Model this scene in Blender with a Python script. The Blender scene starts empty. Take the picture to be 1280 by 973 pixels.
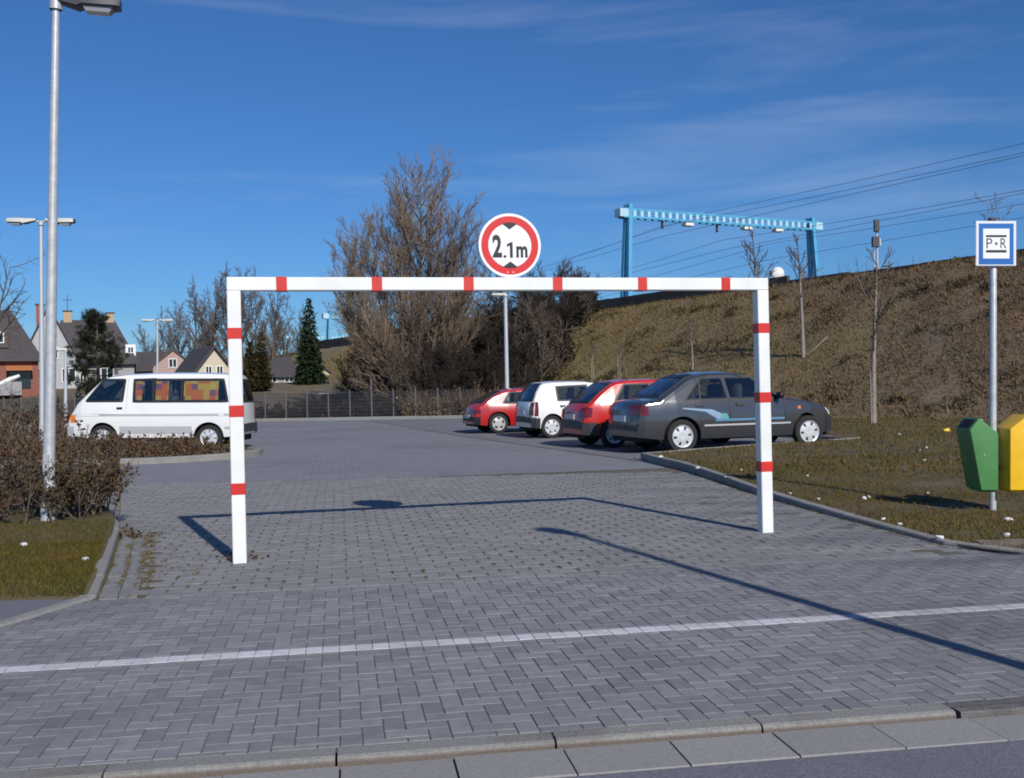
import bpy, bmesh, math, random
import numpy as np
from mathutils import Vector, Matrix, Quaternion
random.seed(7); NR = np.random.default_rng(11)
SC = bpy.context.scene; COL = SC.collection
PI = math.pi

# ------------------------------------------------------------------ camera, sky, sun, exposure
FPX, EYE, CU, CV = 1300.0, 1.38, 640.0, 486.5          # focal length in pixels of the 1280 px photograph, eye height
PITCH, ROLL = math.atan(4.5/FPX), math.radians(1.27)
cF = Vector((0, math.cos(PITCH), -math.sin(PITCH)))
_R0 = Vector((1, 0, 0)); _U0 = Vector((0, math.sin(PITCH), math.cos(PITCH)))
cR = math.cos(ROLL)*_R0 - math.sin(ROLL)*_U0
cU = math.sin(ROLL)*_R0 + math.cos(ROLL)*_U0
CAMP = Vector((0, 0, EYE))
cam_d = bpy.data.cameras.new('camera'); cam = bpy.data.objects.new('camera', cam_d); COL.objects.link(cam)
cam.matrix_world = Matrix(((cR.x, cU.x, -cF.x, 0), (cR.y, cU.y, -cF.y, 0), (cR.z, cU.z, -cF.z, EYE), (0, 0, 0, 1)))
cam_d.sensor_width = 36.0; cam_d.lens = 36.0*FPX/1280.0
cam_d.clip_start = 0.05; cam_d.clip_end = 3000
SC.camera = cam
SC.render.resolution_x, SC.render.resolution_y = 1024, 778
SC.view_settings.view_transform = 'Standard'; SC.view_settings.look = 'None'
SC.view_settings.exposure = 0.0; SC.view_settings.gamma = 1.0
SC.cycles.filter_width = 1.8; SC.cycles.max_bounces = 6; SC.cycles.transparent_max_bounces = 8

SUN_AZ, SUN_EL = math.radians(155.2), math.radians(33.2)   # clockwise from +Y
SUN_DIR = Vector((math.sin(SUN_AZ)*math.cos(SUN_EL), math.cos(SUN_AZ)*math.cos(SUN_EL), math.sin(SUN_EL)))
W = bpy.data.worlds.new('World'); SC.world = W; W.use_nodes = True
def build_world():
    nt = W.node_tree; N = nt.nodes; L = nt.links
    bg = N['Background']; bg.inputs['Strength'].default_value = 0.1
    sky = N.new('ShaderNodeTexSky'); sky.sky_type = 'NISHITA'; sky.sun_disc = False
    sky.sun_elevation = SUN_EL; sky.sun_rotation = SUN_AZ
    sky.altitude = 200; sky.air_density = 1.0; sky.dust_density = 0.35; sky.ozone_density = 3.0
    tc = N.new('ShaderNodeTexCoord')
    # faint cirrus streaks: noise on the sky dome, drawn out along one direction
    mp = N.new('ShaderNodeMapping'); mp.inputs['Rotation'].default_value = (0.12, -0.16, 0.35); mp.inputs['Scale'].default_value = (1.1, 1.0, 9.0)
    L.new(tc.outputs['Generated'], mp.inputs['Vector'])
    ns = N.new('ShaderNodeTexNoise'); ns.inputs['Scale'].default_value = 1.9; ns.inputs['Detail'].default_value = 7; ns.inputs['Roughness'].default_value = .56
    ns.inputs['Distortion'].default_value = .35
    L.new(mp.outputs[0], ns.inputs['Vector'])
    rmp = N.new('ShaderNodeMapRange'); rmp.inputs[1].default_value = .50; rmp.inputs[2].default_value = .80; rmp.inputs[3].default_value = 0; rmp.inputs[4].default_value = .24
    L.new(ns.outputs['Fac'], rmp.inputs[0])
    tint = N.new('ShaderNodeMixRGB'); tint.blend_type = 'MULTIPLY'; tint.inputs[0].default_value = 1; tint.inputs[2].default_value = SKY_TINT
    L.new(sky.outputs[0], tint.inputs[1])
    mx = N.new('ShaderNodeMixRGB'); mx.inputs[2].default_value = (6.2, 7.2, 8.6, 1)
    L.new(rmp.outputs[0], mx.inputs[0]); L.new(tint.outputs[0], mx.inputs[1]); L.new(mx.outputs[0], bg.inputs['Color'])
SKY_TINT = (.31, .57, .90, 1)
build_world()
sun_d = bpy.data.lights.new('sun', 'SUN'); sun_d.energy = 4.2; sun_d.angle = math.radians(.53); sun_d.color = (1, .95, .87)
sun = bpy.data.objects.new('sun', sun_d); COL.objects.link(sun); sun.rotation_euler = SUN_DIR.to_track_quat('Z', 'Y').to_euler(); sun.location = (20, -40, 40)

# ------------------------------------------------------------------ helpers
def ray(u, v): return cF + cR*((u-CU)/FPX) - cU*((v-CV)/FPX)
def G(u, v, z=0.0):
    d = ray(u, v); t = (z-EYE)/d.z; return CAMP + d*t
def at(u, v, Y):
    d = ray(u, v); return CAMP + d*(Y/d.y)

def tag(o, label=None, cat=None, group=None, kind=None):
    if label: o['label'] = label
    if cat: o['category'] = cat
    if group: o['group'] = group
    if kind: o['kind'] = kind
    return o
def thing(name, label, cat, loc=(0, 0, 0), rz=0.0, group=None, rot=None):
    o = bpy.data.objects.new(name, None); COL.objects.link(o); o.location = loc
    o.rotation_euler = rot if rot else (0, 0, rz); o.empty_display_size = .2
    return tag(o, label, cat, group)
def kids(o): return [c for c in bpy.data.objects if c.parent is o]
def dup(o, parent=None, **k):
    c = o.copy(); COL.objects.link(c); c.parent = parent
    for a in kids(o): dup(a, c)
    for key, val in k.items(): c[key] = val
    return c

class MB:
    def __init__(s): s.v = []; s.f = []; s.m = []
    def add(s, vs, fs, m=0):
        o = len(s.v); s.v.extend([tuple(p) for p in vs]); s.f.extend([tuple(i+o for i in f) for f in fs]); s.m.extend([m]*len(fs)); return s
    def box(s, a, b, m=0):
        (x0, y0, z0), (x1, y1, z1) = a, b
        return s.add([(x0,y0,z0),(x1,y0,z0),(x1,y1,z0),(x0,y1,z0),(x0,y0,z1),(x1,y0,z1),(x1,y1,z1),(x0,y1,z1)],
                     [(0,3,2,1),(4,5,6,7),(0,1,5,4),(1,2,6,5),(2,3,7,6),(3,0,4,7)], m)
    def bbox(s, a, b, r=.01, m=0):                      # box with chamfered edges
        c = [(a[i]+b[i])/2 for i in range(3)]; h = [abs(b[i]-a[i])/2 for i in range(3)]
        r = min(r, min(h)*.8); bm = bmesh.new(); bmesh.ops.create_cube(bm, size=1)
        for p in bm.verts: p.co = Vector((c[0]+p.co.x*2*h[0], c[1]+p.co.y*2*h[1], c[2]+p.co.z*2*h[2]))
        bmesh.ops.bevel(bm, geom=bm.edges[:], offset=r, segments=1, affect='EDGES', profile=.5)
        bm.verts.index_update(); s.add([p.co[:] for p in bm.verts], [[p.index for p in f.verts] for f in bm.faces], m); bm.free(); return s
    def beam(s, p, q, w, h, up=(0, 0, 1), m=0):
        p, q = Vector(p), Vector(q); d = (q-p).normalized(); x = d.cross(Vector(up))
        if x.length < 1e-4: x = d.cross(Vector((1, 0, 0)))
        x.normalize(); y = x.cross(d); x *= w/2; y *= h/2
        return s.add([p-x-y, p+x-y, p+x+y, p-x+y, q-x-y, q+x-y, q+x+y, q-x+y], [(0,1,2,3),(7,6,5,4),(0,4,5,1),(1,5,6,2),(2,6,7,3),(3,7,4,0)], m)
    def tube(s, pts, rs, n=8, m=0, cap=True):
        pts = [Vector(p) for p in pts]
        if not hasattr(rs, '__len__'): rs = [rs]*len(pts)
        o = len(s.v); prev = None
        for i, p in enumerate(pts):
            d = (pts[min(i+1, len(pts)-1)] - pts[max(i-1, 0)]).normalized()
            if prev is None:
                x = d.cross(Vector((0, 0, 1)));  x = d.cross(Vector((1, 0, 0))) if x.length < 1e-3 else x
            else: x = prev - d*prev.dot(d)
            x.normalize(); prev = x; y = d.cross(x)
            for k in range(n):
                a = 2*PI*k/n; s.v.append(tuple(p + (x*math.cos(a)+y*math.sin(a))*rs[i]))
        for i in range(len(pts)-1):
            for k in range(n):
                a, b = o+i*n+k, o+i*n+(k+1) % n
                s.f.append((a, b, b+n, a+n)); s.m.append(m)
        if cap:
            s.f.append(tuple(o+k for k in reversed(range(n)))); s.m.append(m)
            e = o+(len(pts)-1)*n; s.f.append(tuple(e+k for k in range(n))); s.m.append(m)
        return s
    def lathe(s, prof, n=24, axis='z', c=(0, 0, 0), m=0, mf=None):
        o = len(s.v)
        for (r, h) in prof:
            for k in range(n):
                a = 2*PI*k/n; x, y = r*math.cos(a), r*math.sin(a)
                p = (x, y, h) if axis == 'z' else ((x, h, y) if axis == 'y' else (h, x, y))
                s.v.append((p[0]+c[0], p[1]+c[1], p[2]+c[2]))
        for i in range(len(prof)-1):
            for k in range(n):
                a, b = o+i*n+k, o+i*n+(k+1) % n
                s.f.append((a, b, b+n, a+n)); s.m.append(mf(i, k) if mf else m)
        return s
    def prism(s, poly, z0, z1, m=0):                    # polygon in xy extruded in z
        n = len(poly); vs = [(x, y, z0) for x, y in poly]+[(x, y, z1) for x, y in poly]
        fs = [tuple(reversed(range(n))), tuple(range(n, 2*n))]+[(i, (i+1) % n, n+(i+1) % n, n+i) for i in range(n)]
        return s.add(vs, fs, m)
    def build(s, name, mats, parent=None, smooth=False, loc=None, rz=None, fix=False):
        me = bpy.data.meshes.new(name); me.from_pydata(s.v, [], s.f); me.update()
        for mt in (mats if isinstance(mats, (list, tuple)) else [mats]): me.materials.append(mt)
        if any(s.m): me.polygons.foreach_set('material_index', s.m)
        if fix:
            bm = bmesh.new(); bm.from_mesh(me); bmesh.ops.recalc_face_normals(bm, faces=bm.faces); bm.to_mesh(me); bm.free()
        if smooth:
            me.polygons.foreach_set('use_smooth', [True]*len(me.polygons))
            if smooth is not True: me.set_sharp_from_angle(angle=math.radians(smooth))
        o = bpy.data.objects.new(name, me); COL.objects.link(o)
        if parent: o.parent = parent
        if loc is not None: o.location = loc
        if rz is not None: o.rotation_euler[2] = rz
        return o
def np_mesh(name, V, F, mats, parent=None, smooth=False, mi=None):
    V = np.asarray(V, dtype=np.float32); F = np.asarray(F, dtype=np.int32); k = F.shape[1]
    me = bpy.data.meshes.new(name); me.vertices.add(len(V)); me.vertices.foreach_set('co', V.ravel())
    me.loops.add(F.size); me.loops.foreach_set('vertex_index', F.ravel()); me.polygons.add(len(F))
    me.polygons.foreach_set('loop_start', np.arange(0, F.size, k, dtype=np.int32)); me.update(calc_edges=True)
    for mt in (mats if isinstance(mats, (list, tuple)) else [mats]): me.materials.append(mt)
    if mi is not None: me.polygons.foreach_set('material_index', np.asarray(mi, dtype=np.int32))
    if smooth: me.polygons.foreach_set('use_smooth', np.ones(len(F), dtype=bool))
    o = bpy.data.objects.new(name, me); COL.objects.link(o)
    if parent: o.parent = parent
    return o
def sheet(name, fn, us, vs, m, parent=None, smooth=True):  # grid sheet: fn(u, v) -> xyz
    V = [fn(u, v) for v in vs for u in us]; n = len(us)
    F = [(j*n+i, j*n+i+1, (j+1)*n+i+1, (j+1)*n+i) for j in range(len(vs)-1) for i in range(n-1)]
    return np_mesh(name, V, F, m, parent, smooth)
def segs_mesh(S, k=3):                                   # N tapered twigs -> verts, quads.  S rows: p0(3) p1(3) r0 r1
    S = np.asarray(S, dtype=np.float64); n = len(S); p0, p1 = S[:, :3], S[:, 3:6]; d = p1-p0; d /= np.linalg.norm(d, axis=1, keepdims=True)+1e-9
    ref = np.where(np.abs(d[:, 2:3]) > .9, np.array([[1., 0, 0]]), np.array([[0, 0, 1.]])); x = np.cross(d, ref); x /= np.linalg.norm(x, axis=1, keepdims=True)+1e-9; y = np.cross(d, x)
    V = np.zeros((n, 2*k, 3)); F = np.zeros((n, k, 4), dtype=np.int64); b = (np.arange(n)*2*k)
    for j in range(k):
        a = 2*PI*j/k; o = x*math.cos(a)+y*math.sin(a); V[:, j] = p0+o*S[:, 6:7]; V[:, k+j] = p1+o*S[:, 7:8]
        jn = (j+1) % k; F[:, j] = np.stack([b+j, b+jn, b+k+jn, b+k+j], 1)
    return V.reshape(-1, 3), F.reshape(-1, 4)

# ------------------------------------------------------------------ materials
def rgb(c): return (c[0], c[1], c[2], 1)
def mat(name, c, rough=.6, metal=0.0, c2=None, scale=8.0, detail=4, lo=.35, hi=.65, bump=0.0, bscale=None, coat=0.0, spec=.5, world=False, island=0.0, dirt=None, trans=0.0):
    m = bpy.data.materials.new(name); m.use_nodes = True; nt = m.node_tree; N, L = nt.nodes, nt.links; b = N['Principled BSDF']
    b.inputs['Roughness'].default_value = rough; b.inputs['Metallic'].default_value = metal; b.inputs['Specular IOR Level'].default_value = spec
    b.inputs['Coat Weight'].default_value = coat; b.inputs['Coat Roughness'].default_value = .09
    b.inputs['Base Color'].default_value = rgb(c)
    if world: src = N.new('ShaderNodeNewGeometry').outputs['Position']
    else: src = N.new('ShaderNodeTexCoord').outputs['Object']
    out = None
    if c2:
        ns = N.new('ShaderNodeTexNoise'); ns.inputs['Scale'].default_value = scale; ns.inputs['Detail'].default_value = detail; ns.inputs['Roughness'].default_value = .6; L.new(src, ns.inputs['Vector'])
        mr = N.new('ShaderNodeMapRange'); mr.inputs[1].default_value = lo; mr.inputs[2].default_value = hi; L.new(ns.outputs['Fac'], mr.inputs[0])
        mx = N.new('ShaderNodeMixRGB'); mx.inputs[1].default_value = rgb(c); mx.inputs[2].default_value = rgb(c2); L.new(mr.outputs[0], mx.inputs[0]); out = mx.outputs[0]
    if island:
        ge = N.new('ShaderNodeNewGeometry'); oi = N.new('ShaderNodeObjectInfo'); ad = N.new('ShaderNodeMath'); ad.operation = 'ADD'; L.new(ge.outputs['Random Per Island'], ad.inputs[0]); L.new(oi.outputs['Random'], ad.inputs[1])
        fr = N.new('ShaderNodeMath'); fr.operation = 'FRACT'; L.new(ad.outputs[0], fr.inputs[0])
        m2 = N.new('ShaderNodeMapRange'); m2.inputs[3].default_value = 1-island; m2.inputs[4].default_value = 1+island; L.new(fr.outputs[0], m2.inputs[0])
        mu = N.new('ShaderNodeVectorMath'); mu.operation = 'SCALE'
        if out: L.new(out, mu.inputs[0])
        else: mu.inputs[0].default_value = c[:3]
        L.new(m2.outputs[0], mu.inputs['Scale']); out = mu.outputs[0]
    if dirt:                                               # (colour, noise scale, lo, hi, strength): broad stains and wear
        dc, dsc, dlo, dhi, ds = dirt; d = N.new('ShaderNodeTexNoise'); d.inputs['Scale'].default_value = dsc; d.inputs['Detail'].default_value = 5; d.inputs['Roughness'].default_value = .62; L.new(src, d.inputs['Vector'])
        dr = N.new('ShaderNodeMapRange'); dr.inputs[1].default_value = dlo; dr.inputs[2].default_value = dhi; dr.inputs[4].default_value = ds; L.new(d.outputs['Fac'], dr.inputs[0])
        dm = N.new('ShaderNodeMixRGB'); dm.inputs[1].default_value = rgb(c); dm.inputs[2].default_value = rgb(dc); L.new(dr.outputs[0], dm.inputs[0])
        if out: L.new(out, dm.inputs[1])
        out = dm.outputs[0]
    if out: L.new(out, b.inputs['Base Color'])
    if bump:
        bn = N.new('ShaderNodeTexNoise'); bn.inputs['Scale'].default_value = bscale or scale*4; bn.inputs['Detail'].default_value = 3; L.new(src, bn.inputs['Vector'])
        bp = N.new('ShaderNodeBump'); bp.inputs['Strength'].default_value = bump; bp.inputs['Distance'].default_value = .02; L.new(bn.outputs['Fac'], bp.inputs['Height']); L.new(bp.outputs[0], b.inputs['Normal'])
    if trans:
        b.inputs['Subsurface Weight'].default_value = 0
    return m
M = {}
M['white_paint'] = mat('white_paint', (.82, .82, .80), .38, c2=(.72, .72, .70), scale=3, dirt=((.35, .33, .28), 9, .68, .9, .5))
M['red_paint'] = mat('red_paint', (.62, .028, .018), .42, c2=(.52, .02, .015), scale=5)
M['sign_red'] = mat('sign_red', (.62, .02, .02), .35); M['sign_white'] = mat('sign_white', (.82, .82, .82), .35); M['sign_black'] = mat('sign_black', (.012, .012, .014), .4)
M['sign_blue'] = mat('sign_blue', (.012, .12, .42), .35, c2=(.015, .14, .46), scale=9); M['sign_edge'] = mat('sign_edge', (.72, .74, .76), .4)
M['galv'] = mat('galvanised_steel', (.56, .57, .58), .45, .3, c2=(.44, .45, .48), scale=14, dirt=((.75, .76, .78), 30, .66, .8, .6))
M['galv_far'] = mat('pale_galvanised_steel', (.52, .54, .56), .5, .3)
M['lamp_top'] = mat('lamp_housing', (.62, .61, .55), .5); M['lamp_under'] = mat('lamp_underside', (.06, .06, .07), .5); M['lamp_glass'] = mat('lamp_bowl', (.30, .31, .34), .15)
M['bin_green'] = mat('bin_green', (.075, .235, .07), .45, c2=(.06, .20, .06), scale=6, dirt=((.03, .05, .02), 14, .66, .85, .6))
M['bin_yellow'] = mat('bin_yellow', (.85, .50, .012), .42, c2=(.78, .44, .01), scale=6, dirt=((.4, .2, .02), 14, .68, .85, .5))
M['bin_dark'] = mat('bin_opening', (.01, .01, .01), .7)
STONE = dict(rough=.85, world=True)
def stains(m, x0, x1, c, amt):
    # tyre dirt and damp: long streaks that thicken towards the right of the entrance
    nt = m.node_tree; N, L = nt.nodes, nt.links; b = N['Principled BSDF']; src = b.inputs['Base Color'].links[0].from_socket
    ge = N.new('ShaderNodeNewGeometry'); sx = N.new('ShaderNodeSeparateXYZ'); L.new(ge.outputs['Position'], sx.inputs[0])
    mr = N.new('ShaderNodeMapRange'); mr.inputs[1].default_value = x0; mr.inputs[2].default_value = x1; mr.inputs[3].default_value = .10; L.new(sx.outputs['X'], mr.inputs[0])
    mp = N.new('ShaderNodeMapping'); mp.inputs['Rotation'].default_value = (0, 0, .45); mp.inputs['Scale'].default_value = (.55, 1.9, 1); L.new(ge.outputs['Position'], mp.inputs[0])
    ns = N.new('ShaderNodeTexNoise'); ns.inputs['Scale'].default_value = 1.1; ns.inputs['Detail'].default_value = 6; L.new(mp.outputs[0], ns.inputs['Vector'])
    m2 = N.new('ShaderNodeMapRange'); m2.inputs[1].default_value = .40; m2.inputs[2].default_value = .68; L.new(ns.outputs['Fac'], m2.inputs[0])
    mu = N.new('ShaderNodeMath'); mu.operation = 'MULTIPLY'; L.new(mr.outputs[0], mu.inputs[0]); L.new(m2.outputs[0], mu.inputs[1])
    m3 = N.new('ShaderNodeMath'); m3.operation = 'MULTIPLY'; m3.inputs[1].default_value = amt; L.new(mu.outputs[0], m3.inputs[0])
    mx = N.new('ShaderNodeMixRGB'); mx.inputs[2].default_value = rgb(c); L.new(m3.outputs[0], mx.inputs[0]); L.new(src, mx.inputs[1]); L.new(mx.outputs[0], b.inputs['Base Color'])
M['paver'] = mat('concrete_paver', (.238, .236, .242), .8, c2=(.195, .194, .20), scale=14, bump=.25, bscale=160, world=True, island=.13, dirt=((.085, .085, .095), .55, .52, .72, .55))
M['paver2'] = mat('drainage_paver', (.245, .24, .238), .85, c2=(.20, .197, .197), scale=12, bump=.25, bscale=140, world=True, island=.09, dirt=((.13, .125, .13), .35, .5, .75, .5))
M['joint'] = mat('joint_soil', (.135, .13, .13), .95, c2=(.08, .076, .076), scale=25, world=True)
M['joint2'] = mat('mossy_joint_soil', (.14, .118, .095), .95, c2=(.075, .07, .04), scale=6, world=True)
M['white_stone'] = mat('white_stone', (.60, .60, .61), .75, c2=(.50, .50, .52), scale=20, world=True, island=.10, dirt=((.22, .22, .23), 1.3, .5, .75, .5), bump=.2, bscale=150)
for k_ in ('paver', 'paver2', 'joint', 'joint2', 'white_stone'): stains(M[k_], .4, 3.6, (.105, .098, .112), .85 if k_ != 'white_stone' else .45)
M['kerb'] = mat('kerb_concrete', (.29, .28, .26), .85, c2=(.20, .195, .185), scale=45, detail=5, bump=.35, bscale=120, world=True, island=.06, dirt=((.12, .10, .085), 1.6, .52, .75, .5))
M['gutter'] = mat('gutter_concrete', (.28, .27, .26), .85, c2=(.24, .23, .225), scale=40, bump=.2, bscale=120, world=True, island=.07)
M['asphalt'] = mat('road_asphalt', (.205, .20, .232), .85, c2=(.13, .127, .15), scale=90, bump=.5, bscale=220, world=True, dirt=((.09, .09, .10), 1.1, .5, .75, .4))
M['asphalt2'] = mat('bay_asphalt', (.185, .185, .20), .88, c2=(.15, .15, .165), scale=40, world=True, dirt=((.08, .08, .085), .8, .5, .7, .4))
M['soil'] = mat('bare_soil', (.20, .15, .12), .95, c2=(.11, .085, .06), scale=9, bump=.6, bscale=40, world=True)
M['ground'] = mat('field_ground', (.17, .125, .085), .95, c2=(.11, .09, .05), scale=.6, world=True, dirt=((.12, .11, .05), .13, .45, .6, .7))
M['lawn'] = mat('lawn_soil', (.105, .074, .030), .95, c2=(.07, .054, .02), scale=1.2, detail=6, world=True, bump=.6, bscale=25, dirt=((.15, .11, .06), .5, .5, .68, .6))
M['bank'] = mat('bank_soil', (.165, .105, .068), .95, c2=(.11, .078, .040), scale=.45, detail=8, world=True, bump=1.0, bscale=6, dirt=((.16, .115, .085), .16, .48, .6, .7))
M['ballast'] = mat('ballast', (.10, .085, .075), .95, c2=(.06, .05, .045), scale=20, world=True)
def leafmat(name, c, c2, isl=.35, sc=3.0): return mat(name, c, .75, c2=c2, scale=sc, world=True, island=isl, spec=.08)
M['blade'] = leafmat('grass_blade', (.135, .088, .022), (.095, .078, .016), .45, .9)
M['blade2'] = leafmat('green_grass_blade', (.075, .072, .016), (.11, .082, .02), .4, 1.5)
M['dry'] = leafmat('dry_grass', (.195, .122, .072), (.135, .095, .042), .45, .16)
M['straw'] = leafmat('dead_stalk', (.22, .15, .085), (.15, .10, .06), .4, .5)
M['bark'] = mat('bark', (.13, .10, .075), .9, c2=(.075, .06, .045), scale=12, bump=.5)
M['twig'] = mat('twig', (.155, .115, .085), .85, c2=(.095, .075, .06), scale=.8, world=True, island=.3)
M['twig_warm'] = mat('warm_twig', (.27, .195, .135), .85, c2=(.17, .125, .09), scale=.5, world=True, island=.3)
M['fence'] = mat('fence_wire', (.05, .05, .058), .6); M['fence_post'] = mat('fence_post', (.11, .11, .125), .6)
M['bark_pale'] = mat('pale_bark', (.30, .26, .22), .9, c2=(.2, .17, .15), scale=6)
M['twig_far'] = mat('far_twig', (.16, .13, .12), .9, c2=(.11, .095, .09), scale=.2, world=True, island=.25)
def olive(m, c):                                          # greener grass towards the far end of the bank, brown scrub at the near end
    nt = m.node_tree; N, L = nt.nodes, nt.links; b = N['Principled BSDF']; src = b.inputs['Base Color'].links[0].from_socket; ge = N.new('ShaderNodeNewGeometry'); sx = N.new('ShaderNodeSeparateXYZ'); L.new(ge.outputs['Position'], sx.inputs[0])
    ns = N.new('ShaderNodeTexNoise'); ns.inputs['Scale'].default_value = .22; ns.inputs['Detail'].default_value = 4; L.new(ge.outputs['Position'], ns.inputs['Vector'])
    ma = N.new('ShaderNodeMath'); ma.operation = 'MULTIPLY_ADD'; ma.inputs[1].default_value = 22; L.new(ns.outputs['Fac'], ma.inputs[0]); L.new(sx.outputs['X'], ma.inputs[2])
    mr = N.new('ShaderNodeMapRange'); mr.inputs[1].default_value = 28; mr.inputs[2].default_value = 16; mr.inputs[4].default_value = .58; L.new(ma.outputs[0], mr.inputs[0]); mx = N.new('ShaderNodeMixRGB'); mx.inputs[2].default_value = rgb(c); L.new(mr.outputs[0], mx.inputs[0]); L.new(src, mx.inputs[1]); L.new(mx.outputs[0], b.inputs['Base Color'])
olive(M['bank'], (.20, .165, .068)); olive(M['dry'], (.235, .185, .075))
M['thicket'] = mat('thicket_twig', (.05, .034, .025), .9, c2=(.022, .017, .014), scale=.4, world=True, island=.35)
M['pine'] = leafmat('pine_needle', (.018, .026, .014), (.035, .04, .02), .4, 1.2)
M['spruce'] = leafmat('spruce_needle', (.016, .03, .016), (.03, .045, .02), .4, 2)
M['cypress'] = leafmat('cypress_needle', (.075, .06, .025), (.05, .05, .02), .35, 2)
M['leaf'] = leafmat('shrub_leaf', (.10, .048, .03), (.06, .05, .02), .55, 2)
M['hedgeleaf'] = leafmat('hedge_leaf', (.105, .052, .032), (.075, .062, .026), .5, 1.2)
M['cyan'] = mat('cyan_paint', (.10, .40, .62), .45, c2=(.08, .34, .56), scale=3); M['cyan_pale'] = mat('pale_cyan_paint', (.40, .62, .72), .5)
M['dark_steel'] = mat('dark_steel', (.05, .05, .055), .6); M['wire'] = mat('wire', (.10, .125, .17), .6)
M['wall_dark'] = mat('dark_edge_wall', (.06, .055, .055), .85, c2=(.09, .08, .075), scale=1.5, world=True)
M['brick'] = mat('red_brick_wall', (.26, .10, .07), .85, c2=(.20, .08, .055), scale=6); M['render_white'] = mat('white_render', (.44, .45, .48), .8, c2=(.36, .37, .40), scale=2)
M['render_pink'] = mat('pink_render', (.42, .29, .25), .8); M['render_cream'] = mat('cream_render', (.56, .50, .38), .8); M['render_grey'] = mat('grey_render', (.32, .31, .32), .8)
M['roof'] = mat('dark_roof_tile', (.055, .048, .052), .75, c2=(.08, .07, .07), scale=5); M['roof_brown'] = mat('brown_roof_tile', (.10, .075, .068), .75, c2=(.075, .055, .05), scale=5)
M['timber_white'] = mat('white_timber', (.75, .75, .74), .5); M['pane'] = mat('window_pane', (.02, .025, .035), .08, spec=.6); M['chim'] = mat('chimney_buff', (.45, .33, .2), .85); M['chim_red'] = mat('chimney_red', (.30, .10, .07), .85)
M['awning'] = mat('orange_awning', (.45, .16, .06), .8)
M['tyre'] = mat('tyre_rubber', (.018, .018, .019), .8); M['hub'] = mat('hubcap_silver', (.72, .73, .75), .3, .35); M['hub_dark'] = mat('hub_slot', (.03, .03, .035), .6)
M['alloy'] = mat('alloy_silver', (.70, .68, .66), .3, .45)
M['glass'] = mat('car_glass', (.018, .024, .032), .04, spec=.8); M['rubber'] = mat('black_trim', (.014, .014, .015), .5); M['under'] = mat('underbody', (.012, .012, .012), .9)
def glass_mat():
    m = bpy.data.materials.new('car_glass'); m.use_nodes = True; nt = m.node_tree; N, L = nt.nodes, nt.links; N.clear()
    o = N.new('ShaderNodeOutputMaterial'); t = N.new('ShaderNodeBsdfTransparent'); t.inputs[0].default_value = (.60, .66, .66, 1); g = N.new('ShaderNodeBsdfGlossy'); g.inputs['Roughness'].default_value = .02; g.inputs['Color'].default_value = (.95, .97, 1, 1)
    f = N.new('ShaderNodeFresnel'); f.inputs[0].default_value = 1.5; mx = N.new('ShaderNodeMixShader'); a = N.new('ShaderNodeMath'); a.operation = 'ADD'; a.inputs[1].default_value = .05; a.use_clamp = True
    L.new(f.outputs[0], a.inputs[0]); L.new(a.outputs[0], mx.inputs[0]); L.new(t.outputs[0], mx.inputs[1]); L.new(g.outputs[0], mx.inputs[2]); L.new(mx.outputs[0], o.inputs[0]); return m
M['glass'] = glass_mat(); M['seat'] = mat('seat_cloth', (.085, .085, .095), .9, c2=(.06, .06, .07), scale=20); M['lining'] = mat('grey_lining', (.12, .12, .125), .85)
def paint(n, c, metal=0, r=.28): return mat(n, c, r, metal, coat=.8, dirt=(tuple(x*.8 for x in c), 2.2, .5, .8, .35))
M['p_grey'] = paint('metallic_grey_paint', (.10, .10, .107), .6, .22); M['p_red'] = paint('red_car_paint', (.52, .018, .012)); M['p_red2'] = paint('deep_red_car_paint', (.42, .014, .014)); M['p_white'] = paint('white_car_paint', (.80, .80, .79))
M['bump_grey'] = mat('grey_plastic', (.035, .036, .042), .45); M['bump_white'] = mat('pale_grey_trim', (.45, .45, .47), .5)
M['lamp_red'] = mat('tail_lamp_red', (.13, .008, .010), .12, coat=.5); M['lamp_orange'] = mat('turn_lamp_orange', (.75, .18, .02), .15, coat=.5); M['lamp_clear'] = mat('headlamp', (.7, .72, .75), .08, .3)
M['plate'] = mat('number_plate', (.7, .7, .66), .5); M['decal_blue'] = mat('blue_stripe', (.10, .23, .38), .4); M['decal_light'] = mat('light_blue_stripe', (.22, .33, .48), .4); M['decal_teal'] = mat('teal_mark', (.10, .34, .34), .4)
M['paper'] = mat('litter_paper', (.75, .75, .74), .8, c2=(.6, .6, .58), scale=20); M['litter_yellow'] = mat('litter_yellow', (.8, .6, .06), .6)
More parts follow.
